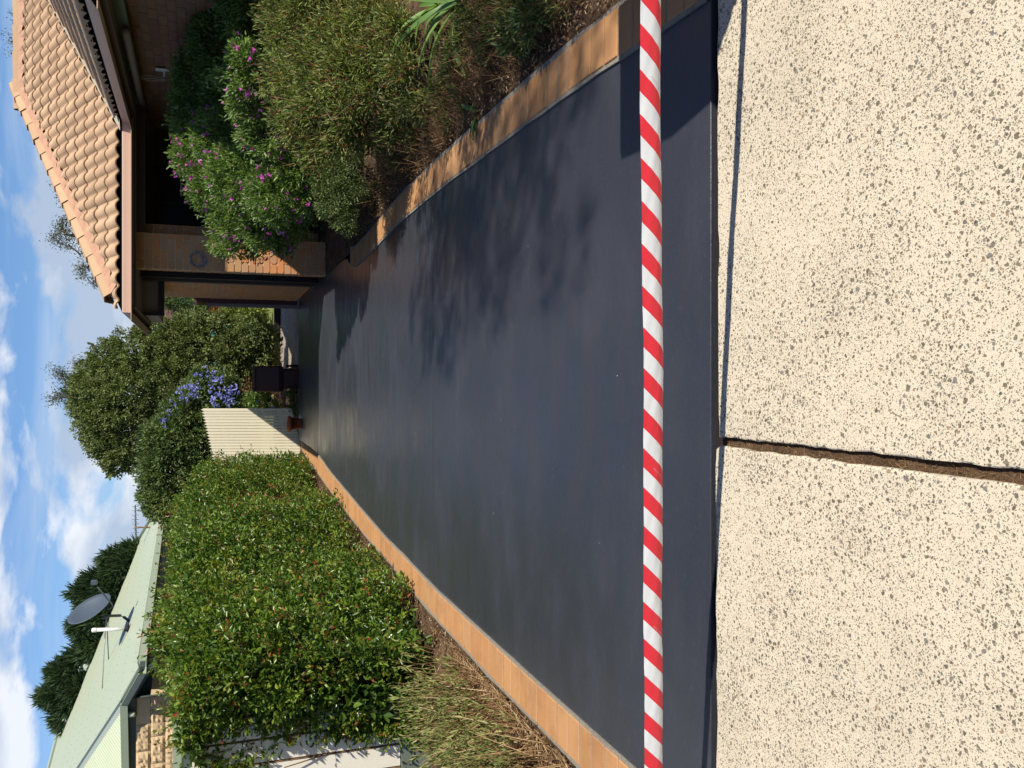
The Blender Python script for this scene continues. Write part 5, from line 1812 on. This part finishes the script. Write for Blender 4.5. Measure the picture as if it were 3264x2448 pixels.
# screening trees off to the sides and behind, so that the place carries on
def bgtree(label, x, y, h, r, m=LM_TREE, n=420, leaf=.12):
    g = empty('garden_tree', (x, y, -.05), label, 'tree')
    bl = [(np.array([x + random.uniform(-.5, .5) * r, y + random.uniform(-.5, .5) * r, h - r * random.uniform(.7, 1.8)]), np.array([r, r, r]) * random.uniform(.5, .9)) for _ in range(6)]
    crown('crown', bl, n, 16, .25, leaf, leaf * .45, m, g, small=True, shell=.5)
    tube_obj('trunk', [(x, y, -.1), (x + .1, y, h - r)], .12, M_BARK, g, 8, .06)
    limbs('limbs', (x + .05, y, h * .4), [b[0] for b in bl], .05, M_BARK, g)


# street tree whose loose crown throws the soft shadows on the driveway
g = empty('street_tree', (6.6, 1.2, -.05), 'tall loose-crowned street tree standing to the right of the footpath', 'tree')
bl = [(np.array(c), np.array(r)) for c, r in (((6.3, 1.7, 7.2), (.55, .8, .5)), ((7.0, 2.3, 7.9), (.6, .5, .4)), ((6.0, 2.6, 7.0), (.4, .5, .3)), ((7.2, 1.2, 8.4), (.5, .6, .5)), ((6.5, .2, 7.4), (.5, .7, .35)), ((6.9, -.6, 7.2), (.4, .7, .3)), ((6.1, .6, 7.3), (.3, .5, .3)), ((6.6, -.9, 7.6), (.4, .4, .3)))]
bl = [(c + np.array([.0, -1.05, 0]), r) for c, r in bl]
bl += [(np.array(c), np.array(r)) for c, r in (((7.0, -.4, 7.3), (.35, .8, .4)), ((6.9, .5, 7.1), (.3, .7, .4)), ((6.6, -.3, 7.2), (.4, .5, .4)))]
bl = [b for b in bl if b[0][1] - b[1][1] + .58 * b[0][2] > 2.75]
crown('crown', bl, 125, 26, .16, .16, .026, LM_GUM, g, small=True, shell=.9, upbias=-.6)
limbs('limbs', (6.6, 1.2, 4), [b[0] for b in bl], .04, M_BARK, g, .15)
tube_obj('trunk', [(6.6, 1.2, -.1), (6.55, 1.25, 4.1)], .13, M_BARK, g, 10, .09)
bgtree('leafy tree in the street behind the camera to the left', -9, -9, 6, 2.2)
bgtree('leafy tree in the street behind the camera to the right', 12, -10, 7, 2.4)
bgtree('leafy tree on the far boundary beyond the dark rounded tree', -3.0, 34, 3.2, 1.5)

# tall thin shrub just past the picture's right-hand side of the bed
ts = empty('tall_shrub', (2.95, 4.3, 0), 'tall thin-leaved shrub rising at the house side of the bed beside the footpath', 'shrub')
bl = [(np.array(c), np.array(r)) for c, r in (((2.95, 4.3, 2.35), (.16, .22, .42)), ((3.05, 4.5, 1.8), (.25, .3, .4)), ((2.9, 4.0, 1.7), (.2, .25, .35)), ((3.1, 4.8, 2.1), (.2, .2, .35)), ((3.1, 3.6, 2.0), (.2, .25, .4)), ((3.3, 3.2, 2.3), (.2, .25, .4)))]
crown('foliage', bl, 120, 16, .09, .085, .014, LM_STRAP, ts, shell=.8, upbias=.7)
limbs('stems', (3.0, 4.3, 0), [b[0] for b in bl], .014, M_BARK, ts)

# houses and trees added out of view to hold back low sky light
for hx0, hy0, wdt, lab in ((-13, -19, 11, 'cream house across the street'), (3, -20, 12, 'brick house across the street'), (19, -17, 9, 'last brick house across the street')):
    hh = empty('added_street_house', (hx0, hy0, 0), lab + ' added unseen behind the camera', 'house')
    box_obj('wall', (hx0, hy0, -.05), (hx0 + wdt, hy0 + 7, 2.6), M_BRICK, hh)
    z1 = 2.6
    pts = [(hx0 - .5, hy0 - .5, z1), (hx0 + wdt + .5, hy0 - .5, z1), (hx0 + wdt + .5, hy0 + 7.5, z1), (hx0 - .5, hy0 + 7.5, z1), (hx0 + 3, hy0 + 3.5, z1 + 2.0), (hx0 + wdt - 3, hy0 + 3.5, z1 + 2.0)]
    bm = bmesh.new(); v = [bm.verts.new(p) for p in pts]
    for f in ((0, 1, 5, 4), (1, 2, 5), (2, 3, 4, 5), (3, 0, 4)): bm.faces.new([v[i] for i in f])
    bm_obj('roof', bm, M_BROWNROOF, hh)
    for k in range(3):
        f_ = box_obj('window', (hx0 + 1.2 + k * 3.2, hy0 + 7.0, .9), (hx0 + 2.8 + k * 3.2, hy0 + 7.05, 2.1), M_WHITE, hh)
        box_obj('pane', (hx0 + 1.28 + k * 3.2, hy0 + 7.051, .98), (hx0 + 2.72 + k * 3.2, hy0 + 7.06, 2.02), M_GLASS, f_)
sheet('road', -60, 60, -12, -6.2, -.06, mat('asphalt', (.05, .05, .052), .9, .3, var=.2, vscale=20, bump=.5))
bgtree('added leafy street tree to the left beyond the neighbour', -16, -3, 7, 2.6)
bgtree('added leafy garden tree behind the neighbouring green roof', -15, 6, 6, 2.4)

# low tangle of weeds between the shrub and the bricks
lw = []
for X_, Y_, r_ in ((1400, 380, .13), (1440, 330, .12), (1480, 230, .14), (1520, 150, .14), (1560, 60, .16), (1590, 190, .10), (1640, 100, .12), (1350, 470, .12), (1300, 560, .10), (1680, 40, .14), (1740, 20, .12), (1240, 620, .10), (1450, 420, .07), (1500, 330, .08), (1830, 10, .12), (1200, 650, .10)):
    g_ = G(X_, Y_)
    lw.append((np.array([max(g_.x, 1.62) + .06, g_.y, .05]), np.array([r_, r_, r_ * .9])))
lwr = empty('low_weeds', (1.9, 4.5, 0), 'low dark tangle of weeds between the olive shrub and the right brick edging', 'weeds')
crown('foliage', lw, 420, 12, .05, .045, .008, LM_DRY, lwr, tmean=.35, shell=.8, upbias=.7)
n = 900
k = rng.integers(0, len(lw), n)
A = np.array([c for c, r in lw])[k] + rng.normal(0, .10, (n, 3)) * np.array([1, 1.4, .3]); A[:, 2] = np.abs(A[:, 2]) * .5; A[:, 0] = np.maximum(A[:, 0], 1.57)
D = norm(np.stack([rng.normal(.2, .5, n), rng.normal(.1, .5, n), np.full(n, .6)], 1))
B = A + D * rng.uniform(.06, .24, n)[:, None]; B[:, 0] = np.maximum(B[:, 0], 1.53)
link('stems', stick_mesh('stems', A, B, .0018, .0009, np.clip(rng.normal(.35, .25, n), 0, 1)), LM_STEM, lwr, kind='stuff')
